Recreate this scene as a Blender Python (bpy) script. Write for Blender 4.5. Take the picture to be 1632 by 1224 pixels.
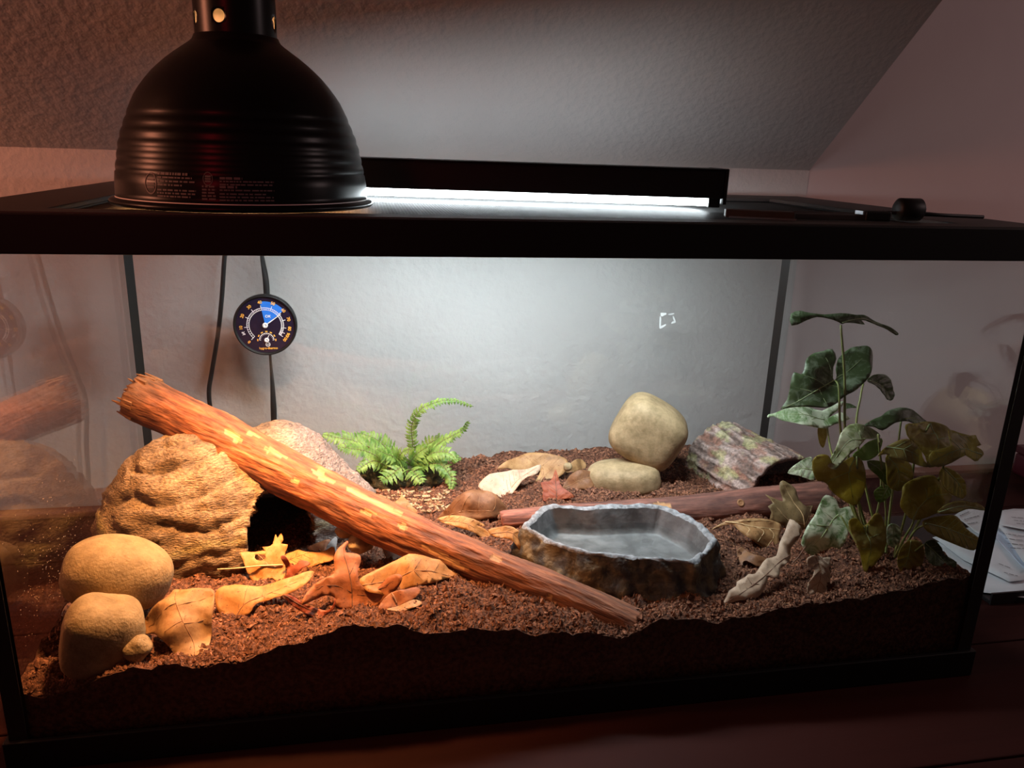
import bpy, bmesh, math, random
import numpy as np
from mathutils import Vector, Matrix, noise
from mathutils.geometry import delaunay_2d_cdt

for o in list(bpy.data.objects):
    bpy.data.objects.remove(o)
SC = bpy.context.scene
COL = SC.collection
RNG = np.random.default_rng(7)
random.seed(7)
pi = math.pi

# ------------------------------------------------------------------ camera, world, light, exposure
CAM = np.array([-0.15767337, -0.611935585, 0.51898974])
ROT = (1.28078979, -0.030923698, -0.180973788)
FPX = 1250.5
cam_d = bpy.data.cameras.new('camera')
cam = bpy.data.objects.new('camera', cam_d)
COL.objects.link(cam)
cam.location = CAM
cam.rotation_euler = ROT
cam_d.sensor_width = 36.0
cam_d.lens = FPX / 1632 * 36.0
cam_d.clip_start = 0.02
SC.camera = cam

w = bpy.data.worlds.new('world')
SC.world = w
w.use_nodes = True
w.node_tree.nodes['Background'].inputs[0].default_value = (1.0, 0.62, 0.55, 1)
w.node_tree.nodes['Background'].inputs[1].default_value = 0.042


def area(name, loc, target, size, power, color, size_y=None, spread=180):
    d = bpy.data.lights.new(name, 'AREA')
    d.energy = power
    d.color = color
    d.size = size
    if size_y:
        d.shape = 'RECTANGLE'
        d.size_y = size_y
    d.spread = math.radians(spread)
    o = bpy.data.objects.new(name, d)
    COL.objects.link(o)
    o.location = loc
    o.rotation_euler = (Vector(target) - Vector(loc)).to_track_quat('-Z', 'Y').to_euler()
    return o


ROOM_LIGHT = area('room_lamp_glow', (-1.55, -0.05, 0.80), (-0.75, 0.5, 0.72), 0.3, 5.0, (1.0, 0.33, 0.18), None, 110)
RED_LIGHT = area('red_room_lamp', (-0.76, -1.15, 0.95), (-0.27, 0.02, 0.51), 0.07, 0.075, (1.0, 0.03, 0.05), 0.5, 40)
FILL_LIGHT = area('right_wall_fill', (2.15, -0.35, 1.15), (1.1, 0.52, 0.45), 0.4, 2.0, (1.0, 0.72, 0.70), None, 100)  # added fill that brightens the right wall, not a lamp of the room

SC.view_settings.view_transform = 'Standard'
SC.view_settings.look = 'None'
SC.view_settings.exposure = 0.0
SC.view_settings.gamma = 1.0
SC.view_settings.use_curve_mapping = False
SC.cycles.max_bounces = 10
SC.cycles.diffuse_bounces = 4
SC.cycles.glossy_bounces = 4
SC.cycles.transmission_bounces = 6
SC.cycles.transparent_max_bounces = 24
SC.cycles.sample_clamp_indirect = 3.0
SC.cycles.caustics_reflective = False
SC.cycles.caustics_refractive = False
BULB_EMIT = 130.0
BEAM_W = 4.0
LED_W = 8.3
LED_EMIT = 24.0
BULB_COL = (1.0, 0.46, 0.17)
LED_COL = (0.86, 0.96, 1.0)

# ------------------------------------------------------------------ picture point -> place in the room
RM = np.array(Matrix.Rotation(ROT[2], 3, 'Z') @ Matrix.Rotation(ROT[1], 3, 'Y') @ Matrix.Rotation(ROT[0], 3, 'X'))


def ray(x, y):
    return RM @ np.array([(x - 816) / FPX, -(y - 612) / FPX, -1.0])


def onz(x, y, z):
    d = ray(x, y)
    return CAM + d * (z - CAM[2]) / d[2]


def ony(x, y, Y):
    d = ray(x, y)
    return CAM + d * (Y - CAM[1]) / d[1]


def onp(x, y, P, n):
    d = ray(x, y)
    return CAM + d * (np.dot(P - CAM, n) / np.dot(d, n))


def proj(P):
    q = (np.asarray(P) - CAM) @ RM
    return np.stack([816 + FPX * q[..., 0] / -q[..., 2], 612 - FPX * q[..., 1] / -q[..., 2]], -1)


def crop(ox, oy, s):
    return lambda pts: [(ox + a / s, oy + b / s) for a, b in pts]


# ------------------------------------------------------------------ materials
def new_mat(name):
    m = bpy.data.materials.new(name)
    m.use_nodes = True
    nt = m.node_tree
    b = nt.nodes['Principled BSDF']
    return m, nt, b


def N(nt, t, **kw):
    n = nt.nodes.new(t)
    for k, v in kw.items():
        setattr(n, k, v)
    return n


def ramp(nt, stops):
    r = N(nt, 'ShaderNodeValToRGB')
    e = r.color_ramp.elements
    while len(e) < len(stops):
        e.new(0.5)
    for i, (p, c) in enumerate(stops):
        e[i].position = p
        e[i].color = (*c, 1)
    return r


def mat(name, c1, c2=None, scale=40, rough=0.6, metal=0.0, bump=0.0, bscale=None, stretch=None, detail=4,
        lo=0.35, hi=0.65, trans=0.0, spec=0.5, c3=None, bdist=0.002, coat=0.0):
    m, nt, b = new_mat(name)
    b.inputs['Roughness'].default_value = rough
    b.inputs['Metallic'].default_value = metal
    b.inputs['Specular IOR Level'].default_value = spec
    b.inputs['Coat Weight'].default_value = coat
    b.inputs['Base Color'].default_value = (*c1, 1)
    tc = N(nt, 'ShaderNodeTexCoord')
    mp = N(nt, 'ShaderNodeMapping')
    if stretch:
        mp.inputs['Scale'].default_value = stretch
    nt.links.new(tc.outputs['Object'], mp.inputs['Vector'])
    colout = None
    if c2:
        nz = N(nt, 'ShaderNodeTexNoise')
        nz.inputs['Scale'].default_value = scale
        nz.inputs['Detail'].default_value = detail
        nz.inputs['Roughness'].default_value = 0.68 if detail > 4 else 0.5
        nt.links.new(mp.outputs[0], nz.inputs['Vector'])
        stops = [(lo, c1), (hi, c2)]
        if c3:
            stops = [(lo, c1), ((lo + hi) / 2, c2), (hi, c3)]
        r = ramp(nt, stops)
        nt.links.new(nz.outputs['Fac'], r.inputs[0])
        colout = r.outputs[0]
        nt.links.new(colout, b.inputs['Base Color'])
    if bump:
        nb = N(nt, 'ShaderNodeTexNoise')
        nb.inputs['Scale'].default_value = bscale or scale
        nb.inputs['Detail'].default_value = 5
        nt.links.new(mp.outputs[0], nb.inputs['Vector'])
        bp = N(nt, 'ShaderNodeBump')
        bp.inputs['Strength'].default_value = bump
        bp.inputs['Distance'].default_value = bdist
        nt.links.new(nb.outputs['Fac'], bp.inputs['Height'])
        nt.links.new(bp.outputs[0], b.inputs['Normal'])
    if trans > 0:
        t = N(nt, 'ShaderNodeBsdfTranslucent')
        t.inputs['Color'].default_value = (*c1, 1)
        if colout:
            nt.links.new(colout, t.inputs['Color'])
        mx = N(nt, 'ShaderNodeMixShader')
        mx.inputs[0].default_value = trans
        nt.links.new(b.outputs[0], mx.inputs[1])
        nt.links.new(t.outputs[0], mx.inputs[2])
        nt.links.new(mx.outputs[0], nt.nodes['Material Output'].inputs['Surface'])
    return m


def emit_mat(name, col, strength):
    m = bpy.data.materials.new(name)
    m.use_nodes = True
    nt = m.node_tree
    nt.nodes.clear()
    e = N(nt, 'ShaderNodeEmission')
    e.inputs[0].default_value = (*col, 1)
    e.inputs[1].default_value = strength
    o = N(nt, 'ShaderNodeOutputMaterial')
    nt.links.new(e.outputs[0], o.inputs[0])
    return m


def glass_mat(name, tint=(1, 1, 1), f0=0.045, p=4.0):
    m = bpy.data.materials.new(name)
    m.use_nodes = True
    nt = m.node_tree
    nt.nodes.clear()
    lw = N(nt, 'ShaderNodeLayerWeight')
    lw.inputs[0].default_value = 0.5
    pw = N(nt, 'ShaderNodeMath', operation='POWER')
    pw.inputs[1].default_value = p
    nt.links.new(lw.outputs['Facing'], pw.inputs[0])
    ma = N(nt, 'ShaderNodeMath', operation='MULTIPLY_ADD')
    ma.inputs[1].default_value = 1 - f0
    ma.inputs[2].default_value = f0
    nt.links.new(pw.outputs[0], ma.inputs[0])
    tr = N(nt, 'ShaderNodeBsdfTransparent')
    tr.inputs[0].default_value = (*tint, 1)
    gl = N(nt, 'ShaderNodeBsdfGlossy')
    gl.inputs['Roughness'].default_value = 0.0
    mx = N(nt, 'ShaderNodeMixShader')
    nt.links.new(ma.outputs[0], mx.inputs[0])
    nt.links.new(tr.outputs[0], mx.inputs[1])
    nt.links.new(gl.outputs[0], mx.inputs[2])
    o = N(nt, 'ShaderNodeOutputMaterial')
    nt.links.new(mx.outputs[0], o.inputs[0])
    return m


def leaf_green(name, dark, pale, amount, trans=0.3):
    """variegated houseplant leaf: pale marbling over green, by mottled noise"""
    m, nt, b = new_mat(name)
    b.inputs['Roughness'].default_value = 0.42
    tc = N(nt, 'ShaderNodeTexCoord')
    n1 = N(nt, 'ShaderNodeTexNoise')
    n1.inputs['Scale'].default_value = 75
    n1.inputs['Detail'].default_value = 8
    n1.inputs['Roughness'].default_value = 0.65
    n1.inputs['Distortion'].default_value = 0.9
    nt.links.new(tc.outputs['Object'], n1.inputs['Vector'])
    r = ramp(nt, [(0.62 - amount * 0.4, dark), (0.80 - amount * 0.4, pale)])
    nt.links.new(n1.outputs['Fac'], r.inputs[0])
    nt.links.new(r.outputs[0], b.inputs['Base Color'])
    t = N(nt, 'ShaderNodeBsdfTranslucent')
    nt.links.new(r.outputs[0], t.inputs['Color'])
    mx = N(nt, 'ShaderNodeMixShader')
    mx.inputs[0].default_value = trans
    nt.links.new(b.outputs[0], mx.inputs[1])
    nt.links.new(t.outputs[0], mx.inputs[2])
    nt.links.new(mx.outputs[0], nt.nodes['Material Output'].inputs['Surface'])
    return m


def attr_mat(name, rough=0.75, bump=0.5, bscale=300, stretch=None, var=0.25, bdist=0.0015, nscale=120, axis=None):
    """colour from the mesh's own 'tone' colours (bark, peeled wood, lichen) times a fine noise grain"""
    m, nt, b = new_mat(name)
    b.inputs['Roughness'].default_value = rough
    at = N(nt, 'ShaderNodeAttribute')
    at.attribute_name = 'tone'
    tc = N(nt, 'ShaderNodeTexCoord')
    mp = N(nt, 'ShaderNodeMapping')
    if stretch:
        mp.inputs['Scale'].default_value = stretch
    if axis is not None:      # turn the grain to run along the given direction before stretching it
        m0 = N(nt, 'ShaderNodeMapping')
        m0.inputs['Rotation'].default_value = Vector(axis).rotation_difference(Vector((1, 0, 0))).to_euler()
        nt.links.new(tc.outputs['Object'], m0.inputs['Vector'])
        nt.links.new(m0.outputs[0], mp.inputs['Vector'])
    else:
        nt.links.new(tc.outputs['Object'], mp.inputs['Vector'])
    nz = N(nt, 'ShaderNodeTexNoise')
    nz.inputs['Scale'].default_value = nscale
    nz.inputs['Detail'].default_value = 6
    nz.inputs['Roughness'].default_value = 0.65
    nt.links.new(mp.outputs[0], nz.inputs['Vector'])
    r = ramp(nt, [(0.3, (1 - var,) * 3), (0.7, (1 + var,) * 3)])
    nt.links.new(nz.outputs['Fac'], r.inputs[0])
    mx = N(nt, 'ShaderNodeMix', data_type='RGBA', blend_type='MULTIPLY')
    mx.inputs[0].default_value = 1
    nt.links.new(at.outputs['Color'], mx.inputs[6])
    nt.links.new(r.outputs[0], mx.inputs[7])
    nt.links.new(mx.outputs[2], b.inputs['Base Color'])
    nb = N(nt, 'ShaderNodeTexNoise')
    nb.inputs['Scale'].default_value = bscale
    nb.inputs['Detail'].default_value = 5
    nt.links.new(mp.outputs[0], nb.inputs['Vector'])
    bp = N(nt, 'ShaderNodeBump')
    bp.inputs['Strength'].default_value = bump
    bp.inputs['Distance'].default_value = bdist
    nt.links.new(nb.outputs['Fac'], bp.inputs['Height'])
    nt.links.new(bp.outputs[0], b.inputs['Normal'])
    return m


M = {}
M['plaster'] = mat('rough_plaster', (0.46, 0.445, 0.44), (0.50, 0.485, 0.48), 6, 0.75, bump=0.42, bscale=100, bdist=0.004)
M['smooth_wall'] = mat('smooth_wall', (0.56, 0.46, 0.46), (0.60, 0.50, 0.49), 5, 0.8, bump=0.1, bscale=60)
M['floor'] = mat('floor_boards', (0.10, 0.05, 0.035), (0.14, 0.07, 0.05), 8, 0.6)
M['desk'] = mat('red_brown_wood', (0.018, 0.0048, 0.004), (0.038, 0.010, 0.008), 12, 0.6, bump=0.12, bscale=90, stretch=(0.12, 1.6, 1.6), spec=0.08)
M['rail'] = mat('brown_wood_rail', (0.16, 0.07, 0.05), (0.22, 0.10, 0.07), 14, 0.5, stretch=(0.15, 1.5, 1.5))
M['black'] = mat('black_plastic', (0.005, 0.005, 0.0053), rough=0.5, spec=0.3, bump=0.1, bscale=400, bdist=0.0003)
M['lid'] = mat('black_lid_plastic', (0.034, 0.029, 0.027), (0.042, 0.036, 0.034), 60, 0.55, bump=0.1, bscale=500, bdist=0.0003)
M['wire'] = mat('black_wire', (0.03, 0.03, 0.03), rough=0.45)
M['enamel'] = mat('black_enamel', (0.004, 0.0035, 0.0035), rough=0.30, spec=0.22)
M['inner'] = mat('pale_aluminium', (0.8, 0.78, 0.75), rough=0.5)
M['ceramic'] = mat('ceramic', (0.85, 0.8, 0.7), rough=0.5)
M['print'] = mat('grey_print', (0.16, 0.14, 0.14), rough=0.6)
M['bulb'] = emit_mat('glowing_bulb', BULB_COL, BULB_EMIT)
M['led'] = emit_mat('led_diffuser', LED_COL, LED_EMIT)
M['seal'] = mat('black_silicone', (0.012, 0.012, 0.012), rough=0.35)
M['glass'] = glass_mat('clear_glass', (0.985, 0.992, 0.988))
M['water'] = glass_mat('still_water', (0.9, 0.92, 0.92), 0.03, 5.0)
M['cord'] = mat('black_cable', (0.012, 0.012, 0.013), rough=0.4)
M['residue'] = mat('white_residue', (0.75, 0.78, 0.78), rough=0.6)
M['drop'] = mat('dust_specks', (0.5, 0.38, 0.26), rough=0.5)
M['soil'] = mat('coco_soil', (0.035, 0.016, 0.011), (0.14, 0.062, 0.038), 260, 0.95, bump=0.9, bscale=420, spec=0.15, bdist=0.003)
M['crumb'] = mat('soil_crumbs', (0.065, 0.028, 0.018), (0.30, 0.14, 0.085), 260, 0.95, spec=0.15)
M['fiber'] = mat('coco_fibres', (0.16, 0.07, 0.035), (0.34, 0.17, 0.09), 90, 0.9, spec=0.2)
M['stone'] = mat('tan_stone', (0.21, 0.14, 0.062), (0.35, 0.245, 0.12), 70, 0.75, bump=0.8, bscale=420, detail=7, bdist=0.001)
M['stone2'] = mat('grey_tan_stone', (0.19, 0.135, 0.065), (0.35, 0.255, 0.14), 80, 0.7, bump=0.45, bscale=380, detail=7, bdist=0.001)
M['hide'] = attr_mat('moulded_rock', 0.8, 0.95, 260, (1.0, 1.0, 2.6), 0.75, 0.003, 230)
M['bark'] = attr_mat('red_brown_bark', 0.75, 1.0, 210, (0.16, 1, 1), 0.62, 0.003, 190, (0.50, -0.29, -0.13))
M['bark_low'] = attr_mat('dark_red_bark', 0.72, 0.8, 170, (0.15, 1, 1), 0.5, 0.002, 150, (0.42, -0.014, 0.0))
M['cork'] = attr_mat('lichen_bark', 0.9, 1.0, 220, None, 0.6, 0.004, 160)
M['bowl_in'] = mat('grey_resin', (0.095, 0.093, 0.094), (0.185, 0.182, 0.185), 60, 0.5, bump=0.3, bscale=200)
M['bowl_out'] = mat('dark_rock_resin', (0.035, 0.03, 0.027), (0.20, 0.155, 0.085), 55, 0.75, bump=0.9, bscale=110, bdist=0.004, lo=0.45, hi=0.7)
M['rim'] = mat('pale_resin_edge', (0.13, 0.135, 0.145), (0.30, 0.31, 0.33), 160, 0.75, bump=0.8, bscale=260)
DRY = {
    'tan': ((0.36, 0.19, 0.075), (0.50, 0.30, 0.13)),
    'orange': ((0.44, 0.20, 0.055), (0.56, 0.29, 0.10)),
    'brown': ((0.20, 0.085, 0.035), (0.30, 0.14, 0.06)),
    'red': ((0.26, 0.055, 0.022), (0.36, 0.10, 0.04)),
    'pale': ((0.52, 0.37, 0.26), (0.68, 0.51, 0.37)),
    'white': ((0.52, 0.45, 0.36), (0.66, 0.60, 0.50)),
    'olive': ((0.19, 0.13, 0.055), (0.30, 0.21, 0.095)),
    'grey': ((0.30, 0.27, 0.26), (0.42, 0.38, 0.36)),
    'rust': ((0.30, 0.10, 0.035), (0.42, 0.16, 0.06)),
}
def dry_mat(name, c1, c2):
    """papery dead leaf: blotchy tan, dark specks, light passing through a little"""
    m, nt, b = new_mat(name)
    b.inputs['Roughness'].default_value = 0.6
    tc = N(nt, 'ShaderNodeTexCoord')
    n1 = N(nt, 'ShaderNodeTexNoise')
    n1.inputs['Scale'].default_value = 55
    n1.inputs['Detail'].default_value = 7
    n1.inputs['Roughness'].default_value = 0.65
    nt.links.new(tc.outputs['Object'], n1.inputs['Vector'])
    c0 = tuple(x * 0.62 for x in c1)
    r = ramp(nt, [(0.30, c0), (0.44, c1), (0.66, c2)])
    nt.links.new(n1.outputs['Fac'], r.inputs[0])
    n2 = N(nt, 'ShaderNodeTexNoise')
    n2.inputs['Scale'].default_value = 520
    n2.inputs['Detail'].default_value = 2
    nt.links.new(tc.outputs['Object'], n2.inputs['Vector'])
    r2 = ramp(nt, [(0.66, (1, 1, 1)), (0.72, (0.42, 0.36, 0.33))])
    nt.links.new(n2.outputs['Fac'], r2.inputs[0])
    mx = N(nt, 'ShaderNodeMix', data_type='RGBA', blend_type='MULTIPLY')
    mx.inputs[0].default_value = 1
    nt.links.new(r.outputs[0], mx.inputs[6])
    nt.links.new(r2.outputs[0], mx.inputs[7])
    nt.links.new(mx.outputs[2], b.inputs['Base Color'])
    bp = N(nt, 'ShaderNodeBump')
    bp.inputs['Strength'].default_value = 0.6
    bp.inputs['Distance'].default_value = 0.0015
    nt.links.new(n1.outputs['Fac'], bp.inputs['Height'])
    nt.links.new(bp.outputs[0], b.inputs['Normal'])
    t = N(nt, 'ShaderNodeBsdfTranslucent')
    nt.links.new(mx.outputs[2], t.inputs['Color'])
    ms = N(nt, 'ShaderNodeMixShader')
    ms.inputs[0].default_value = 0.22
    nt.links.new(b.outputs[0], ms.inputs[1])
    nt.links.new(t.outputs[0], ms.inputs[2])
    nt.links.new(ms.outputs[0], nt.nodes['Material Output'].inputs['Surface'])
    return m


for k, (a, b_) in DRY.items():
    M['dry_' + k] = dry_mat('dry_leaf_' + k, a, b_)
M['vein'] = mat('dry_vein', (0.27, 0.13, 0.055), rough=0.7)
M['vein_dark'] = mat('dark_vein', (0.11, 0.045, 0.022), rough=0.7)
M['vein_pale'] = mat('pale_vein', (0.52, 0.36, 0.18), rough=0.7)
M['green_dark'] = leaf_green('green_leaf_dark', (0.085, 0.135, 0.05), (0.33, 0.42, 0.28), 0.35, 0.4)
M['green_pale'] = leaf_green('green_leaf_pale', (0.16, 0.27, 0.10), (0.66, 0.72, 0.54), 0.6)
M['green_cream'] = leaf_green('green_leaf_cream', (0.30, 0.36, 0.14), (0.60, 0.62, 0.40), 0.6)
M['green_olive'] = leaf_green('green_leaf_olive', (0.44, 0.36, 0.10), (0.58, 0.50, 0.20), 0.3, 0.65)
M['green_mid'] = leaf_green('green_leaf_mid', (0.24, 0.36, 0.08), (0.42, 0.52, 0.2), 0.25, 0.6)
M['green_vein'] = mat('green_vein', (0.33, 0.42, 0.20), rough=0.5)
M['stem'] = mat('green_stem', (0.16, 0.20, 0.05), (0.24, 0.26, 0.09), 60, 0.5)
M['fern'] = mat('fern_green', (0.07, 0.17, 0.02), (0.24, 0.38, 0.09), 70, 0.5, trans=0.35)
M['fern_stem'] = mat('fern_stem', (0.09, 0.10, 0.03), rough=0.6)
M['moss'] = mat('root_moss', (0.02, 0.022, 0.008), (0.07, 0.055, 0.025), 150, 0.95, bump=1, bscale=300)
M['chip'] = mat('bark_chips', (0.25, 0.17, 0.09), (0.40, 0.30, 0.18), 80, 0.85)
M['paper'] = mat('white_paper', (0.60, 0.61, 0.64), (0.66, 0.67, 0.70), 20, 0.7)
M['paper_blue'] = mat('bluish_paper', (0.50, 0.57, 0.70), (0.56, 0.63, 0.75), 20, 0.7)
M['ink'] = mat('grey_ink', (0.12, 0.12, 0.13), rough=0.7)
M['tray'] = mat('black_tray', (0.015, 0.013, 0.014), rough=0.4)
M['maroon'] = mat('maroon_vinyl', (0.045, 0.006, 0.012), (0.065, 0.01, 0.018), 30, 0.3)
M['dial'] = mat('dial_black', (0.012, 0.008, 0.022), rough=0.25)
M['dial_blue'] = mat('dial_blue', (0.02, 0.16, 0.62), rough=0.35)
M['dial_white'] = mat('dial_white', (0.75, 0.73, 0.74), rough=0.4)
M['dial_orange'] = mat('dial_orange', (0.85, 0.42, 0.06), rough=0.4)
M['steel'] = mat('dull_steel', (0.35, 0.35, 0.36), rough=0.35, metal=1.0)

# ------------------------------------------------------------------ object helpers
LOC = {}


def tag(o, label=None, cat=None, group=None, kind=None):
    for k, v in (('label', label), ('category', cat), ('group', group), ('kind', kind)):
        if v:
            o[k] = v
    return o


def thing(name, base, label, cat, group=None):
    o = bpy.data.objects.new(name, None)
    o.empty_display_size = 0.02
    COL.objects.link(o)
    o.location = base
    LOC[o] = np.array(base, float)
    return tag(o, label, cat, group)


def obj(name, V, F, m, parent=None, base=None, smooth=True, label=None, kind=None):
    V = np.asarray(V, float)
    b = LOC[parent] if parent is not None else (np.array(base, float) if base is not None else np.zeros(3))
    me = bpy.data.meshes.new(name)
    if isinstance(F, np.ndarray):
        n, k = F.shape
        me.vertices.add(len(V))
        me.vertices.foreach_set('co', (V - b).astype(np.float32).ravel())
        me.loops.add(n * k)
        me.loops.foreach_set('vertex_index', F.astype(np.int32).ravel())
        me.polygons.add(n)
        me.polygons.foreach_set('loop_start', np.arange(0, n * k, k, dtype=np.int32))
        me.polygons.foreach_set('loop_total', np.full(n, k, np.int32))
        me.update(calc_edges=True)
    else:
        me.from_pydata([tuple(v) for v in V - b], [], F)
    me.polygons.foreach_set('use_smooth', [smooth] * len(me.polygons))
    me.materials.append(m)
    o = bpy.data.objects.new(name, me)
    COL.objects.link(o)
    LOC[o] = b
    if parent is not None:
        o.parent = parent
    else:
        o.location = b
    if label:
        o['label'] = label
    if kind:
        o['kind'] = kind
    return o


class MB:
    def __init__(s):
        s.V = []
        s.F = []

    def add(s, V, F):
        k = len(s.V)
        s.V += [tuple(v) for v in V]
        s.F += [tuple(i + k for i in f) for f in F]
        return s

    def box(s, a, b, rot=None, ctr=None):
        a, b = np.array(a, float), np.array(b, float)
        V = np.array([[(a, b)[i][0], (a, b)[j][1], (a, b)[k][2]] for i in (0, 1) for j in (0, 1) for k in (0, 1)])
        if rot is not None:
            c = np.array(ctr if ctr is not None else (a + b) / 2)
            V = (V - c) @ rot.T + c
        F = [(0, 1, 3, 2), (4, 6, 7, 5), (0, 4, 5, 1), (2, 3, 7, 6), (0, 2, 6, 4), (1, 5, 7, 3)]
        return s.add(V, F)

    def obj(s, name, m, parent=None, bevel=0, **kw):
        kw.setdefault('smooth', False)
        o = obj(name, np.array(s.V), s.F, m, parent, **kw)
        if bevel:
            bv = o.modifiers.new('bevel', 'BEVEL')
            bv.width = bevel
            bv.segments = 2
            bv.limit_method = 'ANGLE'
        return o


def rotz(a):
    c, s = math.cos(a), math.sin(a)
    return np.array([[c, -s, 0], [s, c, 0], [0, 0, 1]])


def smooth_path(P, n):
    """Catmull-Rom through the points, n samples"""
    P = np.asarray(P, float)
    if len(P) == 2:
        t = np.linspace(0, 1, n)[:, None]
        return P[0] * (1 - t) + P[1] * t
    Q = np.vstack([2 * P[0] - P[1], P, 2 * P[-1] - P[-2]])
    t = np.linspace(0, len(P) - 1 - 1e-9, n)
    i = t.astype(int)
    f = (t - i)[:, None]
    a, b, c, d = Q[i], Q[i + 1], Q[i + 2], Q[i + 3]
    return 0.5 * (2 * b + (c - a) * f + (2 * a - 5 * b + 4 * c - d) * f ** 2 + (3 * b - a - 3 * c + d) * f ** 3)


def tube(P, r, k=8, flat=None):
    P = np.asarray(P, float)
    n = len(P)
    r = np.broadcast_to(np.asarray(r, float), (n,))
    T = np.gradient(P, axis=0)
    T /= np.linalg.norm(T, axis=1)[:, None] + 1e-12
    up = np.array([0, 0, 1.0]) if abs(T[0][2]) < 0.9 else np.array([0, 1.0, 0])
    V = []
    u = np.cross(T[0], up)
    u /= np.linalg.norm(u)
    for i in range(n):
        u = u - T[i] * np.dot(u, T[i])
        u /= np.linalg.norm(u) + 1e-12
        v = np.cross(T[i], u)
        for j in range(k):
            a = 2 * pi * j / k
            V.append(P[i] + r[i] * (u * math.cos(a) + v * math.sin(a) * (flat or 1)))
    F = [(i * k + j, i * k + (j + 1) % k, (i + 1) * k + (j + 1) % k, (i + 1) * k + j) for i in range(n - 1) for j in range(k)]
    F.append(tuple(range(k))[::-1])
    F.append(tuple((n - 1) * k + j for j in range(k)))
    return np.array(V), F


def lathe(c, prof, k=64, a0=0.0):
    """prof: list of (radius, z)"""
    V = [(c[0] + r * math.cos(2 * pi * j / k + a0), c[1] + r * math.sin(2 * pi * j / k + a0), z) for r, z in prof for j in range(k)]
    F = [(i * k + j, i * k + (j + 1) % k, (i + 1) * k + (j + 1) % k, (i + 1) * k + j) for i in range(len(prof) - 1) for j in range(k)]
    return np.array(V), F


def ico(sub):
    bm = bmesh.new()
    bmesh.ops.create_icosphere(bm, subdivisions=sub, radius=1)
    V = np.array([v.co[:] for v in bm.verts])
    F = [tuple(v.index for v in f.verts) for f in bm.faces]
    bm.free()
    return V, F


def fbm(P, sc, oct_=4, off=(0, 0, 0)):
    o = Vector(off)
    return np.array([noise.fractal(Vector(p) * sc + o, 1.0, 2.0, oct_) for p in P])


def set_tone(o, cols):
    me = o.data
    at = me.color_attributes.new('tone', 'FLOAT_COLOR', 'POINT')
    c = np.ones((len(me.vertices), 4), np.float32)
    c[:, :3] = cols
    at.data.foreach_set('color', c.ravel())


def in_poly(q, poly):
    x, y = q[:, 0], q[:, 1]
    P = np.array(poly, float)
    ins = np.zeros(len(q), bool)
    j = len(P) - 1
    for i in range(len(P)):
        c = ((P[i, 1] > y) != (P[j, 1] > y)) & (x < (P[j, 0] - P[i, 0]) * (y - P[i, 1]) / (P[j, 1] - P[i, 1] + 1e-12) + P[i, 0])
        ins ^= c
        j = i
    return ins


# ------------------------------------------------------------------ sizes of the tank
HW, D, H = 0.46, 0.4604, 0.4665      # half width, depth, height
RH, BH, E, G = 0.0285, 0.0298, 0.005, 0.005

# ------------------------------------------------------------------ setting
WY, KZ, XR = 0.520, 0.503, 0.509
TILT = math.radians(50)
MB().box((-2.4, -2.2, -0.78), (2.6, WY + 0.3, -0.76)).obj('floor', M['floor'], kind='structure')
MB().box((-2.4, WY, -0.76), (XR, WY + 0.08, KZ)).obj('wall_back', M['plaster'], kind='structure')
MB().box((XR, WY + 0.0005, -0.76), (2.6, WY + 0.08, 2.1)).obj('wall_right', M['smooth_wall'], kind='structure')
LEN = 2.4
ex, ez = -math.sin(TILT) * LEN, math.cos(TILT) * LEN
V = [(x, y, z) for x in (-2.4, XR) for (y, z) in ((WY, KZ), (WY + ex, KZ + ez), (WY + ex + 0.05, KZ + ez + 0.08), (WY + 0.079, KZ + ez + 0.08), (WY + 0.079, KZ))]
F = [(0, 1, 2, 3, 4), (9, 8, 7, 6, 5)] + [(i, 5 + i, 5 + (i + 1) % 5, (i + 1) % 5) for i in range(5)]
obj('ceiling', V, F, M['plaster'], smooth=False, kind='structure')

desk = thing('desk', (0, 0.1, -0.03), 'red-brown wooden desk of wide boards under the glass tank', 'desk')
ys = [-0.42, -0.255, -0.115, 0.045, 0.205, 0.365, 0.498]
for i in range(6):
    MB().box((-1.15, ys[i] + 0.0012, -0.03), (1.35, ys[i + 1] - 0.0012, 0.0)).obj('board', M['desk'], desk, bevel=0.0015)
MB().box((-1.15, 0.498, -0.03), (1.35, WY - 0.001, 0.006)).obj('back_rail', M['rail'], desk, bevel=0.002, label='lighter brown wooden rail along the wall')
for x in (-1.1, 1.24):
    for y in (-0.38, 0.42):
        MB().box((x, y, -0.76), (x + 0.06, y + 0.06, -0.03)).obj('leg', M['desk'], desk)

# ------------------------------------------------------------------ terrarium
tank = thing('terrarium', (0, D / 2, 0), 'large glass tank with black plastic rims filled with dark soil', 'terrarium')


def ring(x0, x1, y0, y1, wx, wy, z0, z1):
    """a rectangular frame: outer box less inner box, as one closed mesh"""
    o = [(x0, y0), (x1, y0), (x1, y1), (x0, y1)]
    i = [(x0 + wx[0], y0 + wy[0]), (x1 - wx[1], y0 + wy[0]), (x1 - wx[1], y1 - wy[1]), (x0 + wx[0], y1 - wy[1])]
    V = [(*p, z0) for p in o] + [(*p, z0) for p in i] + [(*p, z1) for p in o] + [(*p, z1) for p in i]
    F = []
    for k in range(4):
        n = (k + 1) % 4
        F += [(k, n, 8 + n, 8 + k), (4 + n, 4 + k, 12 + k, 12 + n), (8 + k, 8 + n, 12 + n, 12 + k), (n, k, 4 + k, 4 + n)]
    return V, F


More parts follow.
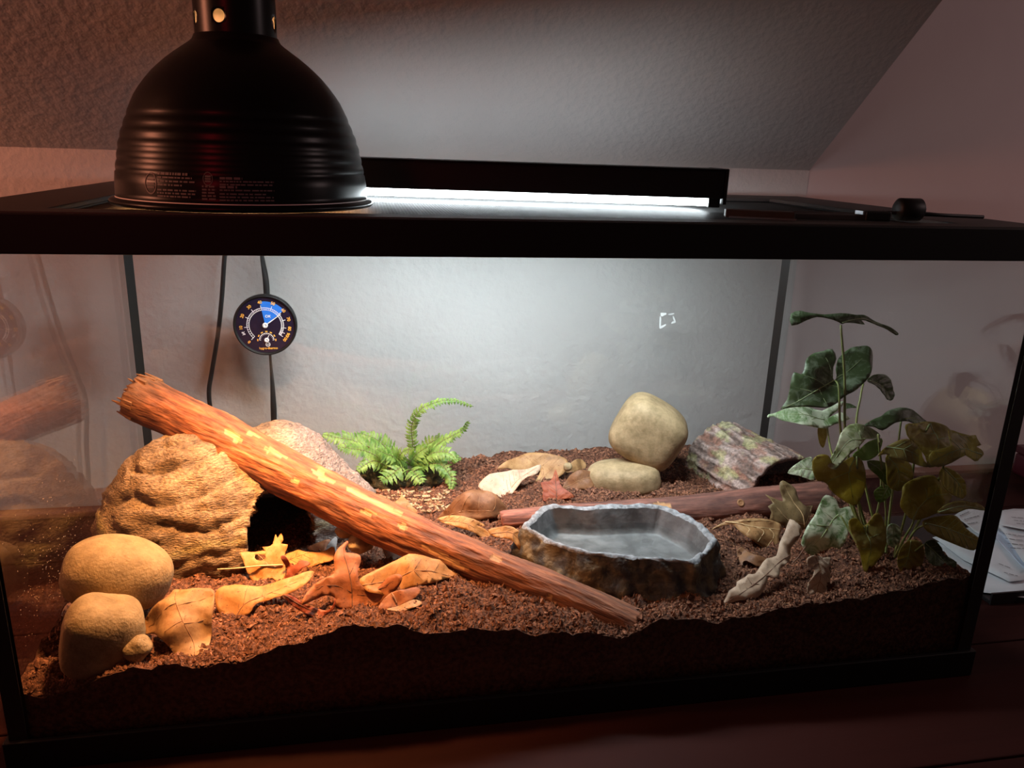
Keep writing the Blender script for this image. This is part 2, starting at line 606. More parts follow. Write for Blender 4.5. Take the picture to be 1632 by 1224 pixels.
GZ0, GZ1 = 0.004, H - 0.004
MB().add(*ring(-HW - E, HW + E, -E, D + E, (0.0048,) * 2, (0.0048,) * 2, H - RH, H)).obj('top_rim', M['black'], tank, bevel=0.001)
MB().add(*ring(-HW - E, HW + E, -E, D + E, (0.0048,) * 2, (0.0048,) * 2, 0.0003, BH)).obj('bottom_rim', M['black'], tank, bevel=0.001)
MB().box((-HW + G, 0.0, GZ0), (HW - G, G, GZ1)).obj('front_glass', M['glass'], tank)
MB().box((-HW + G, D - G, GZ0), (HW - G, D, GZ1)).obj('back_glass', M['glass'], tank)
lg = MB().box((-HW, 0, GZ0), (-HW + G, D, GZ1)).obj('side_glass', M['glass'], tank)
MB().box((HW - G, 0, GZ0), (HW, D, GZ1)).obj('side_glass', M['glass'], tank)
MB().box((-HW + G, G, 0.003), (HW - G, D - G, 0.0055)).obj('bottom_pane', M['seal'], tank)
for sx in (-1, 1):
    # silicone fillets in the corners, and a bead over the outside of the front edges
    for y0, sy in ((G, 1), (D - G, -1)):
        x0 = sx * (HW - G - 0.0002)
        y0 += sy * 0.0002
        L = 0.0085
        V = [(x0, y0, z) for z in (0.006, GZ1)] + [(x0 - sx * L, y0, z) for z in (0.006, GZ1)] + [(x0, y0 + sy * L, z) for z in (0.006, GZ1)]
        F = [(0, 1, 3, 2), (0, 4, 5, 1), (2, 3, 5, 4), (0, 2, 4), (1, 5, 3)]
        obj('corner_seal', V, F, M['seal'], tank, smooth=False)
    x = sx * HW
    eb = MB().box((min(x + sx * .0008, x - sx * 0.0135), -0.0008, BH), (max(x + sx * .0008, x - sx * 0.0135), 0.0, H - RH))
    eb.box((min(x, x + sx * 0.0008), 0.0, BH), (max(x, x + sx * 0.0008), 0.012, H - RH))
    eb.obj('edge_bead', M['seal'], tank)
# torn sticker residue on the back pane
Rz = crop(1030, 480, 20.4)
res = MB()
yb = D - G - 0.0004
for poly in ([(460, 380), (650, 380), (660, 430), (560, 470), (520, 500), (470, 480)], [(440, 480), (475, 500), (480, 620), (470, 800), (420, 850), (425, 640)],
             [(420, 850), (470, 810), (640, 740), (630, 790), (500, 880), (440, 895)], [(700, 420), (800, 400), (900, 385), (915, 410), (830, 440), (720, 450)],
             [(860, 480), (900, 500), (950, 640), (960, 690), (840, 730), (800, 720), (850, 660), (900, 650), (870, 560)]):
    P = [ony(a, b, yb) for a, b in Rz(poly)]
    n = len(P)
    Vv = P + [p - np.array([0, 0.0003, 0]) for p in P]
    res.add(Vv, [tuple(range(n)), tuple(range(2 * n - 1, n - 1, -1))] + [(i, n + i, n + (i + 1) % n, (i + 1) % n) for i in range(n)])
res.obj('sticker_residue', M['residue'], tank, label='torn white sticker residue on the back glass')

# ------------------------------------------------------------------ screen lid
lid = thing('screen_lid', (0, D / 2, H), 'flat black lid with fine wire screen resting on the tank', 'lid')
FX0, FX1, FY0, FY1 = 0.072, 0.082, 0.030, 0.075
MB().add(*ring(-HW + 0.0005, HW - 0.0005, 0.0005, D - 0.0005, (FX0, FX1), (FY0, FY1), H - 0.0035, H + 0.0008)).obj('frame', M['lid'], lid, bevel=0.0008)
wm = MB()
sx0, sx1, sy0, sy1 = -HW + FX0, HW - FX1, FY0, D - FY1
zs = H - 0.0052
pit, wr = 0.0030, 0.00024
for i in range(int((sx1 - sx0) / pit) + 1):
    x = sx0 + i * pit
    wm.box((x - wr, sy0 - 0.004, zs - wr), (x + wr, sy1 + 0.004, zs + wr))
for i in range(int((sy1 - sy0) / pit) + 1):
    y = sy0 + i * pit
    wm.box((sx0 - 0.004, y - wr, zs - wr * 0.5), (sx1 + 0.004, y + wr, zs + wr * 1.5))
wm.obj('wire_screen', M['wire'], lid, kind='stuff')
MB().add(*ring(sx0 - 0.006, sx1 + 0.006, sy0 - 0.006, sy1 + 0.006, (0.0065,) * 2, (0.0065,) * 2, H - 0.0068, H - 0.0036)).obj('screen_border', M['black'], lid)

# ------------------------------------------------------------------ dome lamp
LC = np.array([-0.2572, 0.118])
Z0 = H + 0.0009
lamp = thing('dome_lamp', (LC[0], LC[1], Z0), 'tall black dome heat lamp with ribbed sides standing on the screen lid', 'lamp')
prof = [(0.1068, 0.000), (0.1080, 0.0015), (0.1080, 0.0032), (0.1062, 0.0048), (0.1028, 0.0055), (0.1026, 0.010), (0.1022, 0.018), (0.1012, 0.0255)]
rz_t = [0.0, 0.0269, 0.0474, 0.0571, 0.0773, 0.0908]
rr_t = [0.1026, 0.1008, 0.0967, 0.0938, 0.0856, 0.0780]
for k in range(6):      # rolled ribs
    z = 0.0265 + k * 0.0085
    for dz, dr in ((0.0, -0.0005), (0.0022, 0.0001), (0.0045, 0.0003), (0.0068, 0.0)):
        prof.append((float(np.interp(z + dz, rz_t, rr_t)) + dr, z + dz))
prof += [(0.0850, 0.0785), (0.0818, 0.0850), (0.0778, 0.0910), (0.0728, 0.0975), (0.0669, 0.1042), (0.0612, 0.1095), (0.0564, 0.1137), (0.0495, 0.1190), (0.0430, 0.1235), (0.0380, 0.1270), (0.0350, 0.1295), (0.0332, 0.1330)]
prof_w = [(r, Z0 + z) for r, z in prof]
inn = [(max(r - 0.0016, 0.01), z + (0.0004 if i > 3 else 0.0)) for i, (r, z) in enumerate(prof_w[4:])]
Vo, Fo = lathe(LC, prof_w, 96)
sh = obj('shade', Vo, Fo, M['enamel'], lamp)
Vi, Fi = lathe(LC, [(0.1055, Z0 + 0.0003)] + inn[1:], 96)
obj('reflector', Vi, [f[::-1] for f in Fi], M['inner'], lamp, label='pale metal inside of the shade')
# vented neck: a wall with round holes wrapped round the axis
RN, zn0, zn1 = 0.0322, Z0 + 0.131, Z0 + 0.172
holes = []
for dg in (-72, -23, 70, 112, 157, 202, 247):
    holes.append((math.radians(dg - 82), zn0 + 0.0140))
hr = 0.0050
U0, U1 = 0, 2 * pi * RN
pts, edges = [], []


def cdt_add(loop):
    k = len(pts)
    pts.extend(loop)
    edges.extend([(k + i, k + (i + 1) % len(loop)) for i in range(len(loop))])


hl = []
for a, zc in holes:
    u = (a % (2 * pi)) * RN
    hl.append((u, zc - zn0))
    cdt_add([(u + hr * math.cos(t), zc - zn0 + hr * math.sin(t)) for t in np.linspace(0, 2 * pi, 20, endpoint=False)])
nu, nv = 90, 14
for i in range(nu + 1):
    for j in range(nv + 1):
        q = (U1 * i / nu, (zn1 - zn0) * j / nv)
        if all(math.hypot(q[0] - a, q[1] - b) > hr * 1.15 for a, b in hl):
            pts.append(q)
vo, _, fo, *_r = delaunay_2d_cdt([Vector(p) for p in pts], edges, [], 0, 1e-6)
fo = [f for f in fo if all(math.hypot(sum(vo[i][0] for i in f) / len(f) - a, sum(vo[i][1] for i in f) / len(f) - b) > hr * 0.97 for a, b in hl)]
Vn = [(LC[0] + RN * math.cos(p[0] / RN), LC[1] + RN * math.sin(p[0] / RN), zn0 + p[1]) for p in vo]
nk = obj('vented_neck', Vn, [tuple(f) for f in fo], M['enamel'], lamp)
sm = nk.modifiers.new('thick', 'SOLIDIFY')
sm.thickness = 0.0008
Vl = [(LC[0] + (RN - 0.0012) * math.cos(p[0] / RN), LC[1] + (RN - 0.0012) * math.sin(p[0] / RN), zn0 + p[1]) for p in vo]
obj('neck_bounce_liner', Vl, [tuple(f)[::-1] for f in fo], M['inner'], lamp, label='pale reflector added inside the neck to brighten the vents')  # added reflector, bounces bulb light out through the vent holes
Vc, Fc = lathe(LC, [(0.0333, Z0 + 0.1305), (0.0337, Z0 + 0.1318), (0.0333, Z0 + 0.1332), (0.032, Z0 + 0.1335)], 64)
obj('neck_collar', Vc, Fc, M['enamel'], lamp)
Vc, Fc = lathe(LC, [(0.0322, zn1 - 0.001), (0.0322, zn1 + 0.004), (0.026, zn1 + 0.020), (0.018, zn1 + 0.028), (0.001, zn1 + 0.030)], 64)
obj('neck_cap', Vc, Fc, M['enamel'], lamp)
Vc, Fc = lathe(LC, [(0.001, Z0 + 0.124), (0.0165, Z0 + 0.124), (0.0175, Z0 + 0.160), (0.0175, zn1 + 0.010)], 40)
obj('socket', Vc, Fc, M['ceramic'], lamp)
BZ = Z0 + 0.093
Vb, Fb = ico(3)
Vb = Vb * 0.027 + np.array([LC[0], LC[1], BZ])
bulb = obj('bulb', Vb, Fb, M['bulb'], lamp, label='glowing warm heat bulb')
Vc, Fc = lathe(LC, [(0.0255, BZ + 0.013), (0.018, BZ + 0.025), (0.0150, BZ + 0.034)], 32)
obj('bulb_neck', Vc, Fc, M['ceramic'], lamp)
beam = area('heat_beam', (LC[0], LC[1], BZ - 0.0285), (LC[0] + 0.0, LC[1] + 0.085, 0.0), 0.045, BEAM_W, BULB_COL, None, 84)
beam.data.shape = 'DISK'
beam.parent = lamp
beam.matrix_parent_inverse = Matrix.Translation(-Vector(LOC[lamp]))
# faint print round the lower front of the shade
pr = MB()


def shade_r(z):
    zz = [q[1] for q in prof_w[4:]]
    return np.interp(z, zz, [q[0] for q in prof_w[4:]]) + 0.0003


def on_shade(px, py):
    """where the sight line first meets the shade wall, by its angle round the axis and height"""
    P = None
    d = ray(px, py)
    for t in np.linspace(0.40, 0.90, 1600):
        q = CAM + d * t
        if math.hypot(q[0] - LC[0], q[1] - LC[1]) < shade_r(q[2]):
            P = q
            break
    if P is None:
        P = CAM + d * 0.6
    return math.atan2(P[1] - LC[1], P[0] - LC[0]), P[2]


def cyl(a, z, dr=0.0):
    r = shade_r(z) + dr
    return (LC[0] + r * math.cos(a), LC[1] + r * math.sin(a), z)


def dash(a0, a1, z, h):
    n = max(2, int(abs(a1 - a0) / 0.05) + 2)
    A = np.linspace(a0, a1, n)
    V = [cyl(a, z + dz) for a in A for dz in (-h / 2, h / 2)]
    pr.add(V, [(2 * i, 2 * i + 2, 2 * i + 3, 2 * i + 1) for i in range(n - 1)])


def text_line(px0, px1, py, hpx):
    a0, z = on_shade(px0, py)
    a1, _ = on_shade(px1, py + 0.5)
    a = a0
    while a < a1:
        wdt = random.uniform(0.012, 0.05)
        dash(a, min(a + wdt, a1), z, hpx / 1760)
        a += wdt + random.uniform(0.004, 0.012)


for py, x1, h in ((276, 299, 3.2), (282, 306, 2.0), (288, 310, 2.0), (294, 290, 2.0), (302, 312, 2.0), (307, 312, 2.0), (312, 304, 2.0)):
    text_line(251, x1, py, h)
for py, x1, h in ((284, 386, 3.0), (289, 436, 1.8), (294, 434, 1.8), (298, 378, 3.0), (303, 437, 1.8), (309, 424, 1.8), (314, 436, 1.8), (319, 437, 1.8)):
    text_line(350, x1, py, h)
for py in (297, 302, 307, 312, 317):
    text_line(322, 344, py, 2.2)
for (px, py, rx, ry) in ((240, 292, 9.5, 14.5), (331, 285, 8, 9)):
    ca, cz = on_shade(px, py)
    ea, _ = on_shade(px + rx, py)
    ra, rz_ = abs(ea - ca), ry / 1800
    T = np.linspace(0, 2 * pi, 33)
    V = [cyl(ca + ra * s * math.cos(t), cz + rz_ * s * math.sin(t)) for t in T for s in (0.86, 1.0)]
    pr.add(V, [(2 * i, 2 * i + 2, 2 * i + 3, 2 * i + 1) for i in range(32)])
    for k in (-0.35, 0.0, 0.35):
        dash(ca - ra * 0.6, ca + ra * 0.6, cz + rz_ * k, 0.0013)
pr.obj('printed_notice', M['print'], lamp, label='faint grey printed notice and round emblems')

# ------------------------------------------------------------------ light bar
A = np.array([-0.155, 0.242])
B = np.array([0.2165, 0.176])
dv = (B - A) / np.linalg.norm(B - A)
ang = math.atan2(dv[1], dv[0])
BL, BW = 0.50, 0.075
ctr = B - dv * BL / 2 + np.array([-dv[1], dv[0]]) * BW / 2
bar = thing('light_bar', (ctr[0], ctr[1], H), 'long slim black light bar glowing white on the screen lid', 'lamp')


def bbox(u0, u1, v0, v1, z0, z1):
    m = MB().box((u0, v0, z0), (u1, v1, z1))
    V = np.array(m.V) @ rotz(ang).T + np.array([ctr[0], ctr[1], 0])
    m.V = [tuple(v) for v in V]
    return m


h2 = BW / 2
bz0, bz1 = H + 0.0100, H + 0.0400
hb = MB()
for u0, u1, v0, v1, z0, z1 in ((-BL / 2 + .004, BL / 2 - .004, -h2, -h2 + .004, bz0, bz1), (-BL / 2 + .004, BL / 2 - .004, h2 - .004, h2, bz0 + 0.003, bz1),
                               (-BL / 2 + .004, BL / 2 - .004, -h2, h2, bz1 - .004, bz1)):
    q = bbox(u0, u1, v0, v1, z0, z1)
    hb.add(q.V, q.F)
hb.obj('housing', M['black'], bar, bevel=0.001)
for s in (-1, 1):
    u = s * BL / 2
    bbox(min(u, u - s * .004), max(u, u - s * .004), -h2 - 0.0004, h2 + 0.0004, H + 0.0040, bz1 + 0.0004).obj('end_cap', M['black'], bar, bevel=0.001)
    for v in (-1, 1):
        uu = s * (BL / 2 - 0.012)
        bbox(uu - .006, uu + .006, v * (h2 - .008) - .005, v * (h2 - .008) + .005, H + 0.0009, H + 0.0100).obj('foot', M['black'], bar)
bbox(-BL / 2 + .02, BL / 2 - .012, -h2 + .0045, h2 - .0012, H + 0.0022, H + 0.0125).obj('diffuser', M['led'], bar, label='glowing white diffuser strip')

lb = area('led_beam', (ctr[0], ctr[1], H + 0.0018), (ctr[0] + 0.03, ctr[1] + 0.22, 0.0), BL - 0.04, LED_W, LED_COL, BW - 0.014, 165)
q_ = Vector((ctr[0] + 0.03, ctr[1] + 0.22, 0.0)) - Vector((ctr[0], ctr[1], H))
xa = Vector((dv[0], dv[1], 0))
za = -q_.normalized()
xa = (xa - za * xa.dot(za)).normalized()
ya = za.cross(xa)
lb.rotation_euler = Matrix((xa, ya, za)).transposed().to_euler()
lb.parent = bar
lb.matrix_parent_inverse = Matrix.Translation(-Vector(LOC[bar]))

# ------------------------------------------------------------------ clamp lying on the lid
clamp = thing('clamp', (0.25, 0.07, H), 'black bar clamp with thick round knob lying on the right of the lid', 'clamp')
zl = H + 0.001
c0, c1 = onz(1143, 347, zl + .004)[:2], onz(1228, 354, zl + .004)[:2]
c0, c1 = np.array([0.155, 0.062]), np.array([0.222, 0.040])


def obox(p, q, wdt, z0, z1):
    d = np.array(q) - np.array(p)
    a = math.atan2(d[1], d[0])
    L = np.hypot(*d)
    m = MB().box((0, -wdt / 2, z0), (L, wdt / 2, z1))
    m.V = [tuple(v) for v in np.array(m.V) @ rotz(a).T + np.array([p[0], p[1], 0])]
    return m


obox((0.160, 0.058), (0.215, 0.036), 0.016, zl, zl + 0.007).obj('jaw', M['lid'], clamp, bevel=0.001)
obox((0.160, 0.049), (0.213, 0.0275), 0.0012, zl, zl + 0.0015).obj('jaw_edge', M['steel'], clamp, label='bright metal edge of the jaw')
obox((0.195, 0.046), (0.300, 0.040), 0.010, zl, zl + 0.0055).obj('arm', M['lid'], clamp, bevel=0.001)
obox((0.190, 0.078), (0.300, 0.072), 0.004, zl, zl + 0.005).obj('arm', M['lid'], clamp, bevel=0.001)
obox((0.285, 0.044), (0.309, 0.042), 0.020, zl, zl + 0.009).obj('block', M['black'], clamp, bevel=0.0015)
obox((0.283, 0.044), (0.285, 0.0438), 0.014, zl + 0.001, zl + 0.0085).obj('ferrule', M['steel'], clamp, label='bright steel ferrule')
Vt, Ft = tube([(0.305, 0.042, zl + 0.0075), (0.405, 0.036, zl + 0.0055)], 0.0017, 10)
obj('rod', Vt, Ft, M['black'], clamp)
kp = np.array([[0.318, 0.041, zl + 0.0105], [0.3205, 0.0408, zl + 0.0105], [0.340, 0.040, zl + 0.0105], [0.3425, 0.0398, zl + 0.0105]])
Vt, Ft = tube(kp, [0.0075, 0.0102, 0.0102, 0.0075], 24)
obj('knob', Vt, Ft, M['black'], clamp)

# ------------------------------------------------------------------ power cords behind the tank
cy = 0.489
cp = [ony(a, b, cy) for a, b in ((359, 380), (357, 420), (353, 480), (347, 535), (338, 590), (333, 625), (337, 660), (346, 700))]
start = np.array([ctr[0], ctr[1], 0]) + rotz(ang) @ np.array([-BL / 2 + 0.03, h2 - 0.003, 0]) + np.array([0, 0, H + 0.02])
cp1 = [start, start + np.array([0.0, 0.09, 0.012]), np.array([cp[0][0], cy - 0.006, H + 0.006])] + cp + [np.array([cp[-1][0] + 0.01, cy, 0.02]), np.array([cp[-1][0] + 0.05, cy, 0.005])]
Vt, Ft = tube(smooth_path(cp1, 120), 0.0031, 10)
o = obj('power_cord', Vt, Ft, M['cord'], base=cp[-1])
tag(o, 'plain round black cord hanging behind the back glass, left of the gauge', 'cord')
cp = [ony(a, b, cy) for a, b in ((416, 380), (418, 410), (424, 450), (426, 500), (430, 560), (434, 610), (436, 650), (437, 690))]
top = np.array([LC[0], LC[1] + 0.03, zn1 + 0.012])
cp2 = [top, top + np.array([0.01, 0.06, 0.03]), np.array([cp[0][0] + 0.012, cy - 0.05, H + 0.09]), np.array([cp[0][0] + 0.004, cy, H + 0.03])] + cp + [np.array([cp[-1][0], cy, 0.02]), np.array([cp[-1][0] + 0.06, cy, 0.004])]
P = smooth_path(cp2, 160)
n = len(P)
T = np.gradient(P, axis=0)
T /= np.linalg.norm(T, axis=1)[:, None]
V = []
for i in range(n):
    u = np.cross(T[i], [0, 1, 0.001])
    u /= np.linalg.norm(u)
    v = np.cross(T[i], u)
    tw = 1.2 + 5.2 * i / n * 2
    for k in range(10):
        a = 2 * pi * k / 10
        lx, ly = 0.0042 * math.cos(a), 0.0019 * math.sin(a)
        V.append(P[i] + u * (lx * math.cos(tw) - ly * math.sin(tw)) + v * (lx * math.sin(tw) + ly * math.cos(tw)))
F = [(i * 10 + j, i * 10 + (j + 1) % 10, (i + 1) * 10 + (j + 1) % 10, (i + 1) * 10 + j) for i in range(n - 1) for j in range(10)] + [tuple(range(10))[::-1], tuple((n - 1) * 10 + j for j in range(10))]
o = obj('power_cord', V, F, M['cord'], base=cp[-1])
tag(o, 'flat twisted black cord hanging behind the round gauge', 'cord')

# ------------------------------------------------------------------ humidity gauge on the back glass
gc = ony(423, 518, D - G - 0.008)
GY = D - G
R0 = 0.0408
gauge = thing('humidity_gauge', (gc[0], GY, gc[2]), 'round black humidity gauge with blue sector stuck on the back glass', 'gauge')


def gp(u, v, wz):
    return (gc[0] + u, GY - wz, gc[2] + v)


def disc(r, wz, k=64, r0=0.0, a0=0.0, a1=2 * pi, c=(0, 0)):
    T = np.linspace(a0, a1, k + 1)
    V = [gp(c[0] + rr * math.cos(t), c[1] + rr * math.sin(t), wz) for t in T for rr in (r0, r)]
    return np.array(V), [(2 * i, 2 * i + 1, 2 * i + 3, 2 * i + 2) for i in range(k)]


K = 64
bp = [(0.0, 0.0005), (R0 * 0.96, 0.0005), (R0, 0.002), (R0, 0.010), (R0 * 0.985, 0.0118), (R0 * 0.955, 0.0122), (R0 * 0.925, 0.0112), (R0 * 0.915, 0.0085), (0.0, 0.0085)]
V = [gp(r * math.cos(2 * pi * j / K), r * math.sin(2 * pi * j / K), z) for r, z in bp for j in range(K)]
F = [(i * K + j, (i + 1) * K + j, (i + 1) * K + (j + 1) % K, i * K + (j + 1) % K) for i in range(len(bp) - 1) for j in range(K)]
obj('bezel', V, F, M['black'], gauge)
obj('dial_face', *disc(R0 * 0.912, 0.0088), M['dial'], gauge, smooth=False)
ra = math.radians
obj('comfort_sector', *disc(R0 * 0.78, 0.0091, 24, 0.0, ra(39), ra(100)), M['dial_blue'], gauge, smooth=False, label='blue sector from 40 to 60')
mk = MB()
for r in (0.505, 0.575):
    V, F = disc(R0 * (r + 0.008), 0.0094, 64, R0 * (r - 0.008), ra(-36), ra(226))
    mk.add(V, F)
TA = {0: 226, 10: 186, 20: 156, 30: 128, 40: 100, 50: 69, 60: 39.4, 70: 15, 80: -9, 90: -25, 100: -36}
ks = sorted(TA)
for k in range(0, 101, 2):
    a = ra(np.interp(k, ks, [TA[q] for q in ks]))
    big = k % 10 == 0
    r0, r1, wd = (0.505, 0.66, 0.009) if big else (0.505, 0.575, 0.006)
    c, s = math.cos(a), math.sin(a)
    V = [gp(R0 * (r * c - t * s), R0 * (r * s + t * c), 0.0095) for r, t in ((r0, -wd), (r1, -wd), (r1, wd), (r0, wd))]
    mk.add(V, [(0, 1, 2, 3)])
mk.obj('scale', M['dial_white'], gauge)


def text(s, u, v, size, a, m, wz=0.0096, name='numeral'):
    cu = bpy.data.curves.new(name, 'FONT')
    cu.body = s
    cu.size = size
    cu.align_x = 'CENTER'
    cu.align_y = 'CENTER'
    cu.offset = size * 0.02
    cu.materials.append(m)
    tmp = bpy.data.objects.new('tmp', cu)
    COL.objects.link(tmp)
    dg = bpy.context.evaluated_depsgraph_get()
    me = bpy.data.meshes.new_from_object(tmp.evaluated_get(dg))
    bpy.data.objects.remove(tmp)
    o = bpy.data.objects.new(name, me)
    COL.objects.link(o)
    o.parent = gauge
    o.matrix_local = Matrix.Translation(Vector(gp(u, v, wz)) - Vector(LOC[gauge])) @ Matrix.Rotation(pi / 2, 4, 'X') @ Matrix.Rotation(a, 4, 'Z')
    return o


for k, a in TA.items():
    aa = a
    text(str(k), R0 * 0.76 * math.cos(ra(aa)), R0 * 0.76 * math.sin(ra(aa)), 0.0056, ra(aa - 90), M['dial_orange'])
text('%', -R0 * 0.69, -R0 * 0.27, 0.0062, ra(12), M['dial_white'], name='percent_sign')
text('OK', R0 * 0.10, R0 * 0.29, 0.0050, 0, M['dial_white'], name='ok_mark')
text('hygro-thermo', R0 * 0.06, -R0 * 0.765, 0.0042, 0, M['dial_orange'], name='caption')
lm = MB()
lm.add(*disc(R0 * 0.075, 0.0095, 24, R0 * 0.058, c=(R0 * 0.05, -R0 * 0.64)))
for t in (0.012, -0.022):
    V = [gp(R0 * (0.05 + x), R0 * (-0.64 + t + y), 0.0096) for x, y in ((-.05, -.006), (.05, -.006), (.05, .006), (-.05, .006))]
    lm.add(V, [(0, 1, 2, 3)])
lm.obj('round_mark', M['dial_white'], gauge)


def needle(c, a, L, wd, nm):
    ca, sa = math.cos(a), math.sin(a)
    V = [gp(c[0] + r * ca - t * sa, c[1] + r * sa + t * ca, z) for z in (0.0100, 0.0104) for r, t in ((0, -wd), (L, -wd * .5), (L, wd * .5), (0, wd))]
    obj(nm, V, [(0, 1, 2, 3), (7, 6, 5, 4), (0, 4, 5, 1), (1, 5, 6, 2), (2, 6, 7, 3), (3, 7, 4, 0)], M['dial_white'], gauge, smooth=False)


def hub(c, r):
    V = [gp(c[0] + q * math.cos(2 * pi * j / 24), c[1] + q * math.sin(2 * pi * j / 24), z) for q, z in ((r, 0.0098), (r, 0.0112), (r * .8, 0.0116), (r * .3, 0.0116), (r * .25, 0.0110), (0, 0.0110)) for j in range(24)]
    obj('hub', V, [(i * 24 + j, (i + 1) * 24 + j, (i + 1) * 24 + (j + 1) % 24, i * 24 + (j + 1) % 24) for i in range(5) for j in range(24)], M['dial_white'], gauge)


needle((0, 0), ra(36), R0 * 0.62, R0 * 0.018, 'needle')
hub((0, 0), R0 * 0.085)
sc_ = (R0 * 0.02, -R0 * 0.49)
sm_ = MB()
sm_.add(*disc(R0 * 0.235, 0.0094, 32, R0 * 0.218, ra(0), ra(180), sc_))
for k in range(13):
    a = ra(180 - 15 * k)
    V = [gp(sc_[0] + R0 * (r * math.cos(a) - t * math.sin(a)), sc_[1] + R0 * (r * math.sin(a) + t * math.cos(a)), 0.0095) for r, t in ((.18, -.006), (.235, -.006), (.235, .006), (.18, .006))]
    sm_.add(V, [(0, 1, 2, 3)])
sm_.obj('small_scale', M['dial_white'], gauge)
so = MB()
for k in range(7):
    a = ra(180 - 30 * k)
    V = [gp(sc_[0] + R0 * (r * math.cos(a) - t * math.sin(a)), sc_[1] + R0 * (r * math.sin(a) + t * math.cos(a)), 0.0095) for r, t in ((.265, -.035), (.30, -.035), (.30, .035), (.265, .035))]
    so.add(V, [(0, 1, 2, 3)])
so.obj('small_numerals', M['dial_orange'], gauge)
needle(sc_, ra(64), R0 * 0.19, R0 * 0.014, 'needle')
hub(sc_, R0 * 0.075)

# ------------------------------------------------------------------ soil
fp = [(27, 1103), (60, 1117), (110, 1100), (210, 1068), (260, 1062), (310, 1063), (385, 1056), (410, 1040), (450, 1032), (500, 1020), (535, 1001), (590, 996), (640, 999), (680, 1012), (740, 1003),
      (800, 1006), (855, 1013), (900, 1005), (950, 1012), (985, 1018), (1005, 1010), (1060, 986), (1100, 986), (1150, 990), (1210, 979), (1300, 962), (1400, 947), (1500, 926), (1540, 920)]
FPT = np.array([ony(a, b, G + 0.001) for a, b in fp])
CP = np.array([(-.43, .05, .073), (-.36, .19, .078), (-.30, .20, .072), (-.40, .09, .078), (-.33, .06, .085), (-.17, .08, .095), (-.25, .12, .082), (-.20, .20, .075), (-.10, .055, .108), (-.02, .04, .098), (.11, .13, .082),
               (.06, .07, .088), (.22, .12, .088), (-.1, .25, .08), (-.03, .25, .085), (-.1, .34, .085), (-.166, .45, .055), (-.3, .45, .06), (-.45, .45, .06), (-.08, .45, .08), (0, .45, .086), (.06, .454, .09), (.2, .45, .09),
               (.3, .45, .09), (.45, .45, .09), (.17, .29, .09), (.3, .3, .09), (.35, .17, .092), (.41, .08, .106), (.445, .03, .112), (.25, .05, .09), (-.45, .25, .068), (.45, .25, .095)])


def base_h(x, y):
    x, y = np.asarray(x, float), np.asarray(y, float)
    d2 = (x[..., None] - CP[:, 0]) ** 2 + (y[..., None] - CP[:, 1]) ** 2 + 4e-4
    wt = 1 / d2 ** 1.6
    zi = (wt * CP[:, 2]).sum(-1) / wt.sum(-1)
    zf = np.interp(x, FPT[:, 0], FPT[:, 2])
    f = np.exp(-np.maximum(y - G, 0) / 0.022)
    return zi * (1 - f) + zf * f


X0, X1, Y0, Y1 = -HW + G + 0.0006, HW - G - 0.0006, G + 0.0006, D - G - 0.0006
NX, NY = 250, 126
gx, gy = np.linspace(X0, X1, NX), np.linspace(Y0, Y1, NY)
GX, GYY = np.meshgrid(gx, gy)
HZ = base_h(GX, GYY)
nz = np.array([noise.fractal(Vector((x * 48, y * 48, 0.3)), 0.9, 2.1, 4) for x, y in zip(GX.ravel(), GYY.ravel())]).reshape(GX.shape)
nz2 = np.array([noise.noise(Vector((x * 260, y * 260, 2.3))) for x, y in zip(GX.ravel(), GYY.ravel())]).reshape(GX.shape)
amp = np.clip((GYY - G) / 0.02, 0.7, 1)
HZ = HZ + nz * 0.0068 * amp + nz2 * 0.0018
in_bowl = ((GX - 0.112) / 0.098) ** 2 + ((GYY - 0.122) / 0.068) ** 2 < 1     # pressed down under the bowl
HZ = np.where(in_bowl, np.minimum(HZ, 0.074), HZ)


def soil_h(x, y):
    fx = np.clip((np.asarray(x) - X0) / (X1 - X0) * (NX - 1), 0, NX - 1.001)
    fy = np.clip((np.asarray(y) - Y0) / (Y1 - Y0) * (NY - 1), 0, NY - 1.001)
    i, j = fx.astype(int), fy.astype(int)
    a, b = fx - i, fy - j
    return HZ[j, i] * (1 - a) * (1 - b) + HZ[j, i + 1] * a * (1 - b) + HZ[j + 1, i] * (1 - a) * b + HZ[j + 1, i + 1] * a * b


def ground(px, py):
    z = 0.09
    for _ in range(12):
        P = onz(px, py, z)
        z = 0.5 * z + 0.5 * float(soil_h(np.array(P[0]), np.array(P[1])))
    return onz(px, py, z)


Vs = np.stack([GX.ravel(), GYY.ravel(), HZ.ravel()], 1)
idx = np.arange(NX * NY).reshape(NY, NX)
Fs = np.stack([idx[:-1, :-1].ravel(), idx[:-1, 1:].ravel(), idx[1:, 1:].ravel(), idx[1:, :-1].ravel()], 1)
bd = np.concatenate([idx[0, :], idx[1:, -1], idx[-1, -2::-1], idx[-2:0:-1, 0]])
k0 = len(Vs)
Vbt = Vs[bd].copy()
Vbt[:, 2] = 0.0062
Vs2 = np.vstack([Vs, Vbt])
nb_ = len(bd)
ar = np.arange(nb_)
Vs2 = np.vstack([Vs2, Vs[bd]])      # the cut face against the glass keeps its own edge
Fsk = np.stack([k0 + nb_ + ar, k0 + ar, k0 + (ar + 1) % nb_, k0 + nb_ + (ar + 1) % nb_], 1)
soil = obj('soil', Vs2, np.vstack([Fs, Fsk]), M['soil'], base=(0, D / 2, 0.0062), kind='stuff')
soil.data.polygons.foreach_set('use_smooth', np.concatenate([np.ones(len(Fs), bool), np.zeros(len(Fsk), bool)]))
tag(soil, 'deep bed of loose red-brown coco soil filling the glass tank', 'soil')
